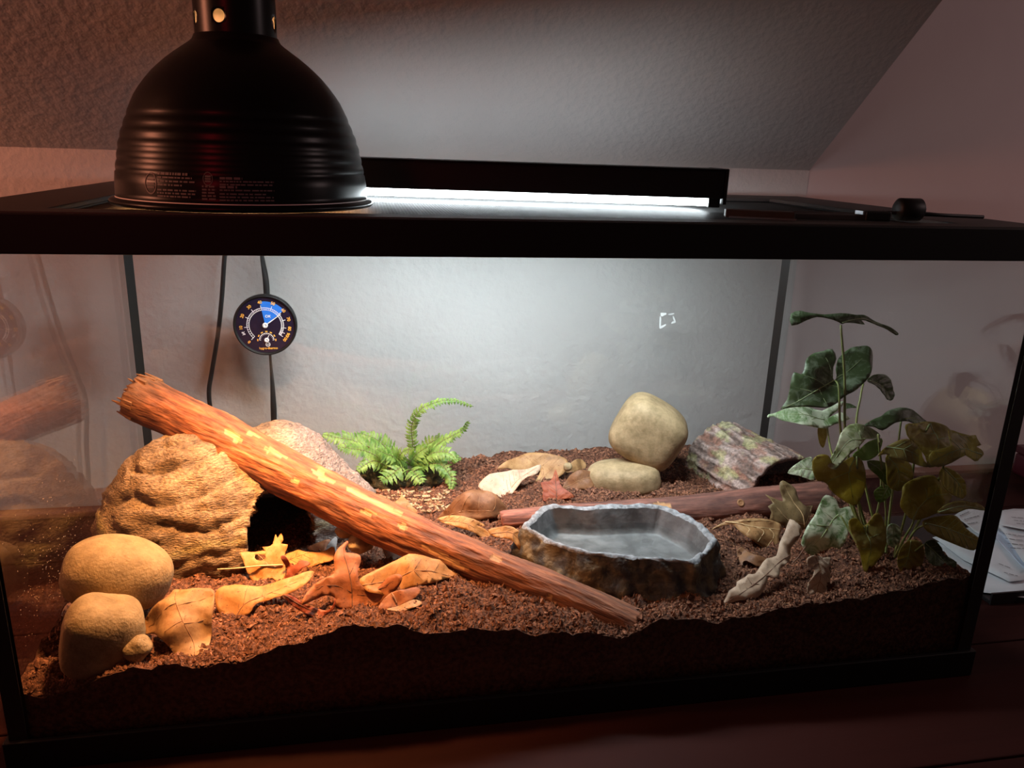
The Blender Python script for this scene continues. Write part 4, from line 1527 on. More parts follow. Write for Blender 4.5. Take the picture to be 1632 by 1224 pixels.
K6 = crop(0, 640, 2.498)
K7 = crop(300, 750, 3.4978)
KA = crop(380, 850, 8.744)
F1 = crop(500, 600, 4.533)
LL = crop(1120, 760, 5.1)


def gnd(q, lift):
    P = ground(*q)
    P[2] += lift
    return P


def hl(c, pts):
    return [(*c([(a, b)])[0], h) for a, b, h in pts]


def dleaf(c, out, at, lift, nrm, hs, col, label, mid=(), veins=(), stem=None, name='dry_leaf', **kw):
    return leaf(name, c(out), gnd(c([at])[0], lift), nrm, hl(c, hs), M['dry_' + col], label=label, cat='leaf', mid=c(mid) if mid else (), veins=[c(v) for v in veins],
                stem=[(*c([q[:2]])[0], *(q[2:])) for q in stem] if stem else None, rest=True, hk=1.7, **{'wave': 0.0032, **kw})


dleaf(K6, [(540, 870), (590, 820), (650, 790), (670, 760), (682, 735), (740, 745), (800, 735), (840, 740), (843, 800), (820, 900), (802, 1000), (765, 1035), (700, 1010), (660, 960), (600, 915), (550, 905)],
      (690, 900), 0.014, (-.15, -.62, .77), [(690, 800, .006), (700, 900, .008), (560, 890, -.012), (830, 760, -.006), (810, 920, -.012), (760, 1025, -.004), (690, 740, -.006)], 'tan',
      'large folded tan leaf propped beside the two left stones', mid=[(690, 750), (720, 840), (755, 940), (768, 1030)], veins=[[(710, 810), (640, 850), (570, 880)], [(735, 880), (670, 930)], [(715, 820), (780, 790), (835, 760)], [(740, 890), (800, 860)]], seed=1)
dleaf(K7, [(155, 700), (190, 665), (260, 650), (380, 650), (480, 630), (600, 600), (695, 570), (690, 610), (640, 660), (560, 700), (450, 730), (380, 750), (340, 800), (260, 820), (190, 810), (160, 770)],
      (330, 760), 0.016, (.05, -.55, .83), [(180, 720, .003), (250, 810, -.004), (330, 720, .006), (450, 680, -.004), (560, 640, .006), (690, 580, .002), (500, 720, .003)], 'orange',
      'long wavy yellow-orange leaf with a curved stalk touching the front soil', mid=[(255, 818), (320, 750), (450, 690), (600, 635), (690, 585)], stem=[(255, 818), (255, 870, -.002), (275, 910, -.006), (292, 938, -.012)], seed=2)
dleaf(KA, [(40, 310), (110, 285), (240, 290), (350, 290), (400, 310), (345, 240), (430, 245), (490, 210), (530, 80), (560, 130), (610, 70), (640, 160), (600, 200), (700, 220), (665, 300), (640, 400), (660, 520), (600, 690), (470, 620), (370, 670), (220, 670), (130, 560), (70, 400)],
      (350, 560), 0.006, (0, -.55, .83), [(560, 120, .006), (100, 400, .002), (350, 480, .004), (600, 650, -.002), (250, 650, -.001)], 'orange',
      'pale lobed leaf with a ragged hole lying at the cave mouth', hole=KA([(245, 330), (380, 350), (400, 390), (330, 430), (250, 400), (235, 370)]), mid=[(600, 470), (420, 480), (260, 510)],
      stem=[(620, 455, .001), (300, 505, .003), (0, 530, .004), (-280, 545, .004)], vm='vein_pale', smooth=2, seed=3)
dleaf(KA, [(660, 300), (830, 250), (940, 280), (1180, 300), (1340, 260), (1330, 440), (1130, 465), (1000, 500), (820, 490), (700, 430), (640, 370)],
      (1000, 470), 0.006, (0, -.5, .86), [(700, 350, 0), (1000, 330, .004), (1300, 330, .006), (900, 450, .001)], 'orange', 'flat amber leaf pinned behind the standing lobed leaf', mid=[(660, 410), (800, 350), (1000, 290)], vm='vein_dark', seed=4)
dleaf(KA, [(600, 360), (640, 335), (690, 370), (720, 420), (760, 450), (830, 430), (850, 390), (960, 400), (1010, 450), (900, 500), (840, 550), (740, 600), (620, 680), (590, 660), (670, 570), (670, 480), (620, 410)],
      (720, 600), 0.012, (0, -.72, .69), [(640, 350, .006), (700, 500, .0), (950, 430, .003), (610, 670, -.002)], 'red', 'small red-brown torn leaf lying over the pale lobed leaf', smooth=2, seed=5)
# the big standing lobed leaf
dleaf(K7, [(885, 390), (892, 402), (876, 428), (880, 455), (905, 458), (955, 470), (962, 510), (945, 560), (960, 632), (1010, 668), (1040, 665), (1080, 630), (1120, 588), (1170, 576), (1188, 600), (1160, 660), (1100, 715), (1060, 755), (990, 772), (920, 778), (840, 762),
           (818, 738), (815, 708), (770, 695), (700, 722), (640, 746), (652, 700), (700, 640), (760, 600), (815, 570), (812, 490), (830, 440), (860, 410)],
      (915, 770), 0.000, (0.02, -.86, .5), [(885, 395, -.008), (915, 600, .004), (1180, 590, .010), (650, 740, .010), (720, 660, .006), (915, 760, .002), (950, 480, -.004), (1080, 660, .0), (820, 500, .003)], 'rust',
      'large brown lobed leaf standing upright in the middle of the front litter', mid=[(915, 772), (912, 660), (895, 560), (865, 450), (885, 395)], veins=[[(913, 680), (820, 640), (700, 650)], [(914, 690), (1000, 690), (1100, 640), (1175, 590)], [(900, 580), (935, 510)]], vm='vein_dark', seed=6)
dleaf(KA, [(640, 900), (800, 920), (880, 980), (960, 1012), (1080, 1040), (1180, 1075), (1260, 1080), (1330, 1010), (1350, 930), (1360, 1000), (1330, 1080), (1250, 1120), (1200, 1160), (1150, 1210), (1000, 1150), (850, 1090), (740, 1020)],
      (1000, 1130), 0.004, (0, -.72, .69), [(650, 905, .010), (1000, 1080, -.001), (1200, 1120, .0), (1345, 940, .006), (880, 980, .004)], 'red', 'narrow red leaf with a curled tip low in front of the standing leaf', mid=[(660, 910), (850, 1010), (1020, 1080), (1160, 1150)], vm='vein_dark', smooth=2, seed=7)
dleaf(K7, [(955, 620), (1040, 570), (1160, 520), (1260, 490), (1400, 508), (1450, 540), (1510, 576), (1440, 595), (1380, 630), (1290, 655), (1190, 676), (1120, 690), (1020, 690), (975, 660)],
      (1200, 680), 0.016, (.05, -.52, .85), [(1000, 640, .002), (1250, 560, .008), (1500, 575, -.004), (1150, 680, -.003), (1380, 520, .002)], 'orange', 'broad smooth orange leaf under the branch, right of the standing leaf', mid=[(970, 650), (1150, 610), (1330, 580), (1505, 577)], seed=8)
dleaf(K7, [(1120, 688), (1200, 676), (1270, 662), (1292, 690), (1230, 742), (1150, 770), (1085, 782), (1060, 758)], (1150, 765), 0.004, (.05, -.6, .8), [(1270, 670, .003), (1090, 770, -.001)], 'rust', 'shaded brown leaf tucked below the broad orange leaf', seed=9,
      stem=[(1132, 690, .003), (1145, 715, .004), (1162, 748, .003)])
dleaf(K7, [(1105, 782), (1200, 752), (1270, 728), (1302, 758), (1222, 790), (1150, 792)], (1200, 780), 0.003, (.05, -.5, .86), [(1270, 735, .002)], 'tan', 'small yellow leaf half buried in front of the orange leaf', seed=10)
dleaf(K7, [(1050, 375), (1130, 395), (1230, 430), (1290, 470), (1285, 490), (1200, 505), (1145, 523), (1108, 498), (1075, 440)], (1160, 520), 0.004, (0, -.62, .78), [(1060, 380, .006), (1200, 460, .003), (1145, 520, -.001)], 'white', 'whitish dry leaf poking out beneath the branch', seed=11)
dleaf(K7, [(668, 436), (740, 410), (795, 398), (772, 450), (745, 468), (685, 456)], (730, 470), 0.003, (0, -.6, .8), [(790, 400, .003)], 'rust', 'small brown leaf scrap on soil before the cave mouth', seed=12)
dleaf(K7, [(780, 420), (815, 378), (832, 388), (826, 440), (842, 456), (790, 470), (758, 470)], (800, 470), 0.003, (0, -.75, .66), [(820, 385, .003)], 'grey', 'small grey curled leaf scrap beside the brown scrap', seed=13)
dleaf(F1, [(635, 832), (648, 862), (700, 930), (752, 982), (700, 1005), (640, 955), (583, 920), (622, 880)], (680, 980), 0.006, (0, -.8, .6), [(635, 835, -.003), (660, 930, .003)], 'tan', 'narrow pointed tan leaf tip rising behind the branch', seed=14)
dleaf(F1, [(890, 1022), (960, 955), (1040, 880), (1120, 840), (1200, 832), (1290, 850), (1360, 910), (1410, 960), (1437, 990), (1330, 1020), (1200, 1046), (1080, 1046), (990, 1032)],
      (1150, 1040), 0.004, (-.05, -.80, .6), [(1150, 930, .014), (1200, 850, .004), (900, 1020, -.004), (1430, 990, -.004), (1150, 1040, .004)], 'brown', 'domed brown leaf like an upturned boat behind the branch', mid=[(895, 1022), (1050, 990), (1230, 985), (1432, 990)],
      veins=[[(1060, 990), (1090, 920), (1150, 850)], [(1180, 985), (1190, 900), (1205, 840)], [(980, 1005), (1000, 960), (1060, 895)], [(1290, 985), (1310, 930), (1300, 865)]], seed=15)
dleaf(G5, [(345, 172), (420, 158), (520, 180), (595, 203), (605, 218), (560, 215), (630, 240), (640, 290), (560, 262), (470, 235), (400, 205)], (520, 240), 0.016, (0, -.66, .75), [(350, 172, .002), (500, 200, .006), (620, 270, .0)], 'orange', 'orange leaf with curled edge behind the branch, left of the bowl', mid=[(350, 175), (480, 205), (630, 262)], seed=16)
dleaf(G5, [(625, 240), (700, 225), (745, 228), (795, 258), (840, 312), (868, 370), (887, 415), (845, 402), (800, 355), (740, 300), (660, 282)], (790, 370), 0.014, (.1, -.7, .7), [(640, 250, .004), (780, 280, .006), (885, 412, -.002)], 'orange', 'long orange leaf drooping against the left side of the bowl', mid=[(640, 262), (740, 262), (820, 325), (882, 410)], seed=17)
dleaf(F2, [(60, 500), (110, 450), (190, 425), (270, 430), (337, 410), (325, 447), (270, 470), (222, 520), (182, 562), (130, 535)], (180, 555), 0.006, (0, -.6, .8), [(100, 480, .002), (200, 470, -.004), (330, 415, .006), (180, 555, .003), (260, 470, .006)], 'pale', 'pale tan boat-shaped leaf leaning before the back brown leaf', mid=[(180, 555), (230, 480), (330, 418)], seed=18)
dleaf(F2, [(140, 432), (190, 388), (245, 358), (292, 340), (370, 345), (440, 372), (462, 400), (440, 442), (380, 472), (300, 502), (330, 450), (340, 410), (250, 428), (190, 422)], (330, 495), 0.008, (0, -.7, .7), [(150, 430, .006), (300, 350, -.002), (440, 400, .004), (310, 495, 0.002), (330, 420, -.006)], 'tan', 'broad hollow light brown leaf standing against the back glass', mid=[(310, 495), (360, 420), (300, 345)], seed=19)
dleaf(F2, [(345, 475), (385, 470), (402, 450), (415, 415), (428, 460), (440, 500), (492, 540), (440, 550), (390, 562), (350, 556), (355, 512)], (420, 560), 0.001, (0, -.9, .42), [(415, 420, -.004), (490, 540, .004)], 'red', 'small upright rust-red lobed leaf behind the bowl', mid=[(410, 558), (412, 500), (415, 422)], vm='vein_dark', smooth=2, seed=20)
dleaf(F2, [(440, 432), (470, 390), (520, 370), (546, 390), (540, 420), (500, 426), (465, 440)], (500, 435), 0.006, (.2, -.8, .6), [(480, 400, .006), (540, 395, -.002)], 'tan', 'small curled tan leaf at the back beside the hollow brown leaf', seed=21)
dleaf(F2, [(440, 497), (470, 450), (520, 430), (590, 438), (622, 436), (595, 480), (560, 512), (510, 516), (460, 508)], (520, 512), 0.004, (0, -.75, .66), [(520, 460, .008), (445, 495, 0), (615, 438, .0)], 'brown', 'puckered red-brown leaf in front of the flat tan stone', mid=[(450, 498), (530, 470), (615, 440)], seed=22)
dleaf(LL, [(490, 155), (550, 180), (610, 205), (640, 195), (605, 115), (608, 60), (630, 40), (670, 60), (740, 100), (770, 190), (830, 240), (912, 222), (890, 290), (830, 410), (800, 500), (760, 505), (740, 480), (690, 410), (610, 390), (530, 350), (540, 300), (510, 250), (550, 225), (520, 190)],
      (720, 430), 0.012, (-.12, -.80, .58), [(620, 60, .004), (500, 165, .004), (760, 300, .004), (900, 230, -.004), (780, 500, -.002)], 'olive', 'dull brown maple-shaped leaf leaning on the dark branch by the green plant', mid=[(820, 410), (790, 310), (720, 205), (640, 70)],
      veins=[[(810, 390), (690, 360), (600, 280), (530, 190)], [(815, 400), (860, 320), (905, 230)]], vm='vein_pale', smooth=2, seed=23)
dleaf(LL, [(88, 412), (180, 360), (260, 365), (400, 352), (520, 370), (600, 390), (622, 430), (605, 500), (595, 596), (510, 592), (410, 556), (340, 512), (280, 450), (225, 385)],
      (450, 570), 0.012, (.05, -.66, .75), [(100, 405, -.004), (400, 390, .002), (420, 480, .008), (520, 580, -.002), (600, 420, .004)], 'tan', 'ribbed pale-gold leaf folded lengthwise right of the bowl', mid=[(185, 362), (400, 425), (612, 440)],
      veins=[[(300, 392), (355, 440), (330, 492)], [(420, 430), (470, 470), (425, 545)], [(520, 440), (560, 490), (510, 585)], [(260, 380), (420, 372), (540, 385)]], vm='vein_pale', seed=24, vr=0.0010)
dleaf(LL, [(68, 1082), (165, 1030), (200, 940), (255, 905), (262, 868), (325, 835), (350, 812), (400, 812), (450, 742), (500, 682), (580, 660), (596, 570), (632, 480), (662, 390), (720, 430), (757, 470), (740, 540), (695, 600), (690, 700), (612, 765), (592, 842), (545, 848), (500, 830), (498, 880), (450, 978), (400, 1002), (340, 1002), (330, 1015), (220, 1022), (150, 1062)],
      (400, 960), 0.008, (.06, -.58, .81), [(80, 1080, -.004), (300, 950, .003), (500, 800, .004), (650, 650, .002), (700, 440, .008)], 'pale', 'long crumpled pale oak leaf pointing to the front soil right of the bowl', mid=[(690, 655), (600, 715), (480, 830), (300, 960), (75, 1080)],
      veins=[[(480, 830), (540, 830)], [(390, 890), (470, 900)], [(380, 895), (340, 840)]], vm='vein_dark', smooth=2, seed=25, wave=0.002)
dleaf(LL, [(288, 602), (330, 562), (372, 605), (400, 642), (490, 672), (470, 710), (430, 745), (380, 722), (325, 690), (302, 738)], (400, 730), 0.006, (-.1, -.75, .65), [(330, 575, -.004), (400, 680, .006)], 'brown', 'small curled brown leaf between the bowl and the oak leaf', seed=26)
dleaf(LL, [(810, 685), (872, 662), (960, 668), (1030, 660), (1012, 740), (1036, 800), (1056, 862), (1020, 900), (975, 965), (900, 965), (850, 900), (870, 830), (880, 762), (830, 742)], (950, 940), 0.006, (.1, -.66, .74), [(820, 690, .005), (950, 800, .004), (1040, 860, -.004), (910, 960, -.003)], 'pale', 'pale torn leaf lying under the low variegated green leaf', mid=[(880, 670), (930, 780), (940, 950)], smooth=2, seed=27)
# small twigs lying about
for i, (c, pts_, lift, lab) in enumerate([(LL, [(722, 718, .001), (790, 640, .004), (850, 540, .012), (885, 440, .020), (925, 390, .026)], 0, 'thin brown twig leaning up against the variegated leaf'),
                                          (LL, [(190, 520, .012), (225, 580, .008), (305, 662, .002)], 0, 'short bent twig beside the right end of the bowl'),
                                          (F2, [(480, 500, .002), (500, 510, .006), (540, 545, .003)], 0, 'stubby grey twig beside the upright red leaf'),
                                          (K7, [(330, 935, .002), (350, 950, .005), (395, 975, .002)], 0, 'short pale twig in the front soil below the wavy leaf')]):
    base_q = ground(*c([pts_[0][:2]])[0])
    nrm = np.array([0, -.75, .66])
    U = [onp(*c([q[:2]])[0], base_q, nrm) + np.array([0, 0, 0.001]) for q in pts_]
    Vt, Ft = tube(smooth_path(U, 16), [0.0016 if i == 2 else 0.0009] * 16, 7)
    o = obj('twig', Vt, Ft, M['vein_dark'] if i != 3 else M['vein_pale'], base=U[0])
    tag(o, lab, 'twig')

# ------------------------------------------------------------------ fern
fb = ground(655, 772)
fern = thing('fern', (fb[0], fb[1], fb[2]), 'small bright green fern with feathery fronds at the back glass', 'fern')
Vd, Fd = ico(4)
q = Vd * np.array([0.062, 0.034, 0.022]) * (1 + 0.25 * fbm(Vd, 3, 4))[:, None]
q = q[:]
obj('root_clump', q + np.array([fb[0] - 0.01, fb[1] + 0.030, fb[2] - 0.002]), Fd, M['moss'], fern, label='dark mossy root clump')


def frond(px, Y0_, Y1_, wid, dens=1.0):
    n = 46
    pp = smooth_path(np.array(px, float), n)
    P = np.array([ony(a, b, Y0_ + (Y1_ - Y0_) * i / (n - 1)) for i, (a, b) in enumerate(pp)])
    L = np.concatenate([[0], np.cumsum(np.linalg.norm(np.diff(P, axis=0), axis=1))])
    mb = MB()
    nl = int(L[-1] / 0.0042 * dens)
    for i in range(2, nl):
        t = i / nl
        p = np.array([np.interp(t * L[-1], L, P[:, k]) for k in range(3)])
        p2 = np.array([np.interp(min(t * L[-1] + 0.002, L[-1]), L, P[:, k]) for k in range(3)])
        d = p2 - p
        d /= np.linalg.norm(d) + 1e-9
        up = np.array([0, -0.55, 0.83])
        sd = np.cross(d, up)
        sd /= np.linalg.norm(sd) + 1e-9
        nn = np.cross(sd, d)
        wl_ = wid * math.sin(pi * (0.12 + 0.86 * t)) ** 0.7
        for sgn in (-1, 1):
            ax_ = sd * sgn + d * RNG.uniform(0.25, 0.55) + nn * RNG.uniform(-0.25, 0.35)
            ax_ /= np.linalg.norm(ax_)
            bx = np.cross(nn, ax_)
            ln = wl_ * RNG.uniform(0.8, 1.15)
            wd = 0.0024
            # a scalloped pinna: outline with three lobes a side
            prof_ = [(0, 0.25), (0.14, 1.0), (0.26, 0.6), (0.40, 1.0), (0.52, 0.55), (0.66, 0.8), (0.8, 0.4), (1.0, 0.02)]
            Vq = [p + ax_ * ln * a + bx * wd * b * s_ + nn * (0.0016 * math.sin(a * 3) - 0.003 * a * a) for a, b in prof_ for s_ in (-1, 1)]
            mb.add(Vq, [(2 * k, 2 * k + 1, 2 * k + 3, 2 * k + 2) for k in range(len(prof_) - 1)])
    o = mb.obj('frond', M['fern'], fern)
    Vt, Ft = tube(P, np.linspace(0.0009, 0.0004, n), 6)
    obj('rachis', Vt, Ft, M['fern_stem'], o)


B0 = (640, 760)
frond([(655, 765), (658, 715), (656, 680), (668, 655), (690, 643), (720, 638), (755, 648)], .395, .37, 0.0095, 0.95)
frond([(660, 760), (690, 715), (720, 695), (738, 685), (748, 670)], .39, .37, 0.011)
frond([(640, 752), (600, 720), (565, 703), (535, 697), (512, 693)], .39, .385, 0.019)
frond([(635, 750), (590, 722), (560, 715), (535, 712)], .385, .36, 0.016)
frond([(630, 755), (600, 735), (580, 742), (568, 752)], .38, .35, 0.014)
frond([(650, 755), (625, 725), (600, 700), (572, 690)], .40, .41, 0.018)
frond([(650, 755), (630, 730), (612, 722), (600, 716)], .38, .36, 0.018)
frond([(655, 758), (668, 735), (690, 722), (715, 722), (730, 738)], .385, .35, 0.017)
frond([(655, 758), (675, 742), (700, 740), (718, 760), (718, 782)], .38, .335, 0.015)
frond([(650, 758), (640, 745), (622, 758), (606, 768)], .375, .34, 0.018)
frond([(652, 760), (655, 748), (664, 758), (674, 772)], .375, .335, 0.016)
frond([(655, 755), (680, 712), (700, 700), (722, 702)], .40, .405, 0.015)
frond([(650, 758), (655, 735), (672, 718), (690, 712)], .385, .37, 0.017)
frond([(646, 756), (636, 735), (640, 722), (652, 716)], .385, .36, 0.015)
frond([(652, 758), (690, 735), (725, 728), (735, 735)], .39, .38, 0.013)
for i in range(60):      # pale bark chips and perlite in the fern's litter
    pass
cm = MB()
for i in range(150):
    P = ground(RNG.uniform(600, 720), RNG.uniform(782, 815))
    a = rotz(RNG.uniform(0, pi)) @ np.array([[1, 0, 0], [0, .9, -.4], [0, .4, .9]])
    s_ = RNG.uniform(.5, 1.2)
    cm.box(P - np.array([.0042, .0014, .0006]) * s_, P + np.array([.0042, .0014, .0012]) * s_, a)
cm.obj('litter', M['chip'], soil, kind='stuff', label='pale plant litter in front of the fern')

# ------------------------------------------------------------------ arrowhead plant
pb = ground(1425, 905)
plant = thing('arrowhead_plant', (pb[0], pb[1], pb[2]), 'leafy green arrowhead houseplant in the right front corner of the tank', 'plant')
Q4 = crop(1220, 480, 5.1)
P5 = crop(1220, 640, 4.37)
P6 = crop(1380, 640, 4.22)


def gleaf(c, out, at, Y, nrm, hs, m, mid=(), veins=(), **kw):
    return leaf('leaf', c(out), ony(*c([at])[0], Y), nrm, hl(c, hs), M['green_' + m], parent=plant, mid=c(mid) if mid else (), veins=[c(v) for v in veins], vm='green_vein', thick=0.0005, **kw)


gleaf(Q4, [(225, 80), (300, 65), (370, 90), (470, 118), (600, 112), (720, 122), (800, 116), (870, 135), (960, 165), (1040, 195), (1106, 240), (1085, 254), (1010, 212), (930, 182), (850, 165), (770, 160), (800, 196), (720, 192), (640, 188), (610, 200), (580, 182), (500, 152), (420, 128), (340, 145), (230, 180)],
      (610, 180), .125, (0, -.72, .69), [(230, 120, -.006), (600, 150, .004), (1100, 245, -.006)], 'dark', mid=[(610, 190), (760, 150), (900, 165), (1095, 246)], smooth=2, seed=40)
gleaf(Q4, [(135, 866), (185, 790), (205, 650), (225, 582), (280, 602), (305, 560), (312, 510), (330, 470), (390, 425), (460, 410), (540, 392), (575, 470), (552, 530), (552, 620), (572, 640), (582, 600), (570, 560), (585, 480), (620, 435), (690, 380), (770, 368), (825, 368), (860, 410), (862, 500), (842, 600), (800, 660), (720, 735), (640, 775), (560, 842), (480, 873), (300, 858), (200, 858)],
      (560, 640), .120, (-.25, -.82, .5), [(140, 862, -.008), (400, 600, .006), (440, 430, -.002), (720, 420, .0), (820, 600, .006), (400, 840, .003), (560, 635, -.004)], 'dark', mid=[(560, 640), (400, 735), (270, 810), (145, 862)],
      veins=[[(545, 625), (520, 530), (470, 430)], [(480, 685), (380, 640), (300, 610)], [(430, 715), (470, 800), (500, 860)], [(500, 675), (600, 700), (640, 740)], [(580, 620), (680, 560), (800, 450)], [(380, 745), (300, 720), (215, 700)]], smooth=2, seed=41)
gleaf(Q4, [(800, 655), (850, 606), (940, 606), (985, 650), (1000, 710), (1022, 772), (1000, 812), (960, 806), (920, 750), (860, 690)], (840, 650), .140, (.2, -.85, .45), [(980, 780, .004)], 'dark', mid=[(820, 650), (920, 700), (990, 800)], seed=42)
gleaf(Q4, [(30, 930), (38, 900), (75, 897), (130, 880), (240, 856), (350, 870), (460, 890), (560, 850), (625, 830), (595, 885), (500, 955), (600, 912), (672, 960), (660, 976), (560, 1002), (480, 1036), (350, 1032), (240, 1006), (140, 960), (80, 918)],
      (480, 960), .150, (0, -.62, .78), [(40, 910, -.006), (300, 940, .005), (480, 950, -.002), (620, 840, .004)], 'pale', mid=[(480, 960), (300, 935), (60, 905)], veins=[[(400, 950), (330, 1000)], [(300, 935), (220, 880)], [(360, 945), (300, 885)]], smooth=2, seed=43)
gleaf(Q4, [(425, 1035), (500, 1040), (492, 1130), (470, 1192), (438, 1150)], (460, 1040), .150, (0, -.95, .3), [], 'olive', seed=44)
gleaf(P5, [(440, 422), (480, 350), (495, 300), (510, 240), (560, 190), (640, 178), (730, 190), (800, 240), (740, 262), (690, 275), (640, 330), (570, 385), (515, 445), (490, 460)], (640, 280), .085, (-.15, -.66, .74), [(460, 440, -.006), (620, 240, .008), (780, 235, .0)], 'cream', mid=[(790, 250), (650, 285), (560, 300), (465, 430)], veins=[[(650, 285), (600, 200)], [(600, 292), (540, 250)]], seed=45)
gleaf(P5, [(590, 372), (640, 330), (700, 280), (790, 258), (782, 330), (750, 380), (690, 412), (620, 402)], (690, 340), .090, (.1, -.9, .4), [(780, 270, .004)], 'mid', seed=46)
gleaf(P5, [(163, 492), (220, 430), (320, 380), (340, 440), (352, 520), (332, 546), (240, 512)], (300, 460), .150, (-.1, -.8, .6), [(170, 490, -.004)], 'pale', mid=[(340, 470), (260, 460), (170, 490)], seed=47)
gleaf(P5, [(318, 400), (370, 368), (430, 378), (470, 440), (560, 402), (640, 380), (687, 440), (695, 600), (652, 722), (570, 702), (450, 632), (400, 560), (340, 545), (315, 460)], (520, 520), .075, (-.05, -.92, .35), [(330, 420, .0), (520, 540, .006), (650, 715, -.004), (660, 400, -.002)], 'olive', mid=[(640, 385), (560, 520), (640, 715)], veins=[[(585, 480), (480, 520), (410, 560)], [(590, 520), (680, 560)]], seed=48)
gleaf(P5, [(244, 972), (262, 900), (290, 850), (340, 780), (390, 700), (430, 648), (500, 680), (522, 742), (580, 730), (628, 762), (600, 830), (580, 885), (552, 970), (482, 1062), (380, 1096), (300, 1060), (255, 1012)],
      (430, 880), .110, (-.1, -.85, .5), [(440, 660, -.006), (380, 900, .008), (600, 770, .0), (380, 1090, -.004), (510, 780, -.003)], 'pale', mid=[(512, 785), (420, 880), (335, 1000)], veins=[[(490, 810), (570, 770)], [(470, 830), (530, 960)], [(420, 885), (450, 1050)], [(480, 820), (400, 760)], [(430, 870), (310, 860)]], seed=49)
gleaf(P5, [(580, 832), (640, 812), (705, 868), (760, 790), (800, 780), (832, 880), (822, 1020), (780, 1100), (742, 1170), (690, 1182), (650, 1080), (610, 980), (585, 900)], (700, 950), .055, (.05, -.93, .35), [(700, 870, -.004), (700, 1000, .006), (720, 1170, -.002)], 'olive', mid=[(703, 875), (710, 1000), (715, 1170)], veins=[[(706, 930), (640, 900)], [(708, 950), (790, 920)], [(710, 1020), (650, 1020)]], seed=50)
gleaf(P5, [(688, 420), (760, 415), (840, 450), (846, 520), (820, 582), (770, 530), (710, 480)], (760, 480), .070, (.1, -.85, .5), [(690, 425, .004)], 'mid', mid=[(700, 425), (780, 480), (820, 570)], seed=51)
gleaf(P5, [(750, 632), (800, 590), (850, 588), (872, 640), (830, 690), (800, 702), (770, 692)], (800, 650), .065, (0, -.8, .6), [], 'mid', mid=[(845, 600), (800, 695)], seed=52)
gleaf(P6, [(0, 152), (60, 112), (100, 100), (130, 75), (200, 58), (270, 60), (330, 70), (390, 105), (425, 132), (330, 152), (250, 145), (180, 155), (120, 190), (60, 162)], (220, 110), .080, (0, -.74, .67), [(20, 150, -.004), (220, 90, .006), (420, 130, -.004)], 'dark', mid=[(240, 130), (330, 115), (420, 131)], seed=53)
gleaf(P6, [(250, 160), (330, 150), (400, 135), (480, 145), (550, 190), (562, 290), (520, 400), (440, 442), (400, 370), (300, 282), (255, 230)], (420, 280), .055, (.05, -.85, .5), [(430, 160, .0), (450, 280, .006), (440, 440, -.003)], 'olive', mid=[(430, 145), (460, 280), (440, 435)], veins=[[(450, 220), (350, 220)], [(458, 260), (550, 240)]], seed=54)
gleaf(P6, [(555, 190), (640, 210), (700, 228), (742, 225), (760, 250), (792, 290), (762, 300), (790, 320), (816, 352), (780, 385), (742, 402), (640, 362), (560, 412), (480, 442), (420, 400), (440, 332), (550, 300)], (620, 300), .030, (.15, -.9, .4), [(800, 350, -.004), (600, 320, .006), (430, 400, .0), (600, 210, -.004)], 'olive', mid=[(800, 352), (620, 320), (440, 405)], smooth=2, seed=55)
gleaf(P6, [(98, 362), (160, 290), (240, 258), (300, 290), (380, 370), (442, 437), (300, 422), (200, 382), (150, 350)], (260, 350), .050, (0, -.85, .5), [(120, 350, -.006), (270, 330, .008), (440, 435, -.004)], 'olive', mid=[(150, 300), (280, 350), (438, 434)], seed=56)
gleaf(P6, [(228, 682), (232, 620), (240, 560), (330, 510), (440, 500), (520, 560), (592, 622), (540, 702), (430, 770), (330, 796), (250, 722)], (380, 650), .045, (0, -.88, .45), [(330, 790, -.004), (400, 620, .006), (590, 620, -.004)], 'olive', mid=[(330, 795), (400, 650), (560, 620)], veins=[[(360, 720), (270, 650)], [(390, 660), (350, 520)], [(430, 645), (480, 560)]], seed=57)
gleaf(P6, [(518, 440), (582, 460), (650, 530), (672, 620), (640, 652), (540, 602), (490, 510)], (590, 550), .040, (.2, -.9, .35), [], 'olive', mid=[(530, 450), (610, 540), (660, 640)], seed=58)
gleaf(P6, [(480, 750), (540, 690), (640, 668), (700, 678), (762, 690), (802, 732), (690, 722), (600, 752)], (640, 710), .030, (0, -.75, .65), [], 'olive', mid=[(490, 745), (640, 705), (795, 728)], seed=59)
gleaf(P6, [(400, 812), (450, 785), (520, 770), (620, 768), (690, 850), (740, 890), (788, 936), (740, 1002), (640, 972), (520, 922), (430, 872)], (560, 860), .028, (.1, -.9, .4), [(780, 940, -.004)], 'olive', mid=[(410, 815), (580, 860), (775, 940)], seed=60)
gleaf(P6, [(138, 360), (240, 370), (302, 430), (312, 510), (262, 570), (210, 602), (140, 560), (128, 450)], (220, 470), .060, (0, -.92, .35), [], 'olive', mid=[(150, 370), (220, 470), (210, 598)], seed=61)
gleaf(P6, [(140, 842), (190, 820), (232, 860), (222, 940), (180, 982), (138, 940)], (185, 900), .060, (-.1, -.9, .4), [], 'pale', mid=[(190, 825), (180, 978)], seed=62)
gleaf(P6, [(228, 982), (300, 930), (372, 950), (384, 1030), (342, 1132), (250, 1152), (208, 1080)], (290, 1040), .040, (0, -.9, .4), [], 'olive', mid=[(300, 935), (280, 1050), (255, 1148)], seed=63)
gleaf(P6, [(388, 960), (450, 928), (500, 980), (530, 1032), (602, 1080), (592, 1162), (560, 1130), (500, 1112), (420, 1082)], (480, 1030), .030, (.1, -.9, .4), [], 'dark', mid=[(400, 955), (500, 1050), (590, 1155)], seed=64)
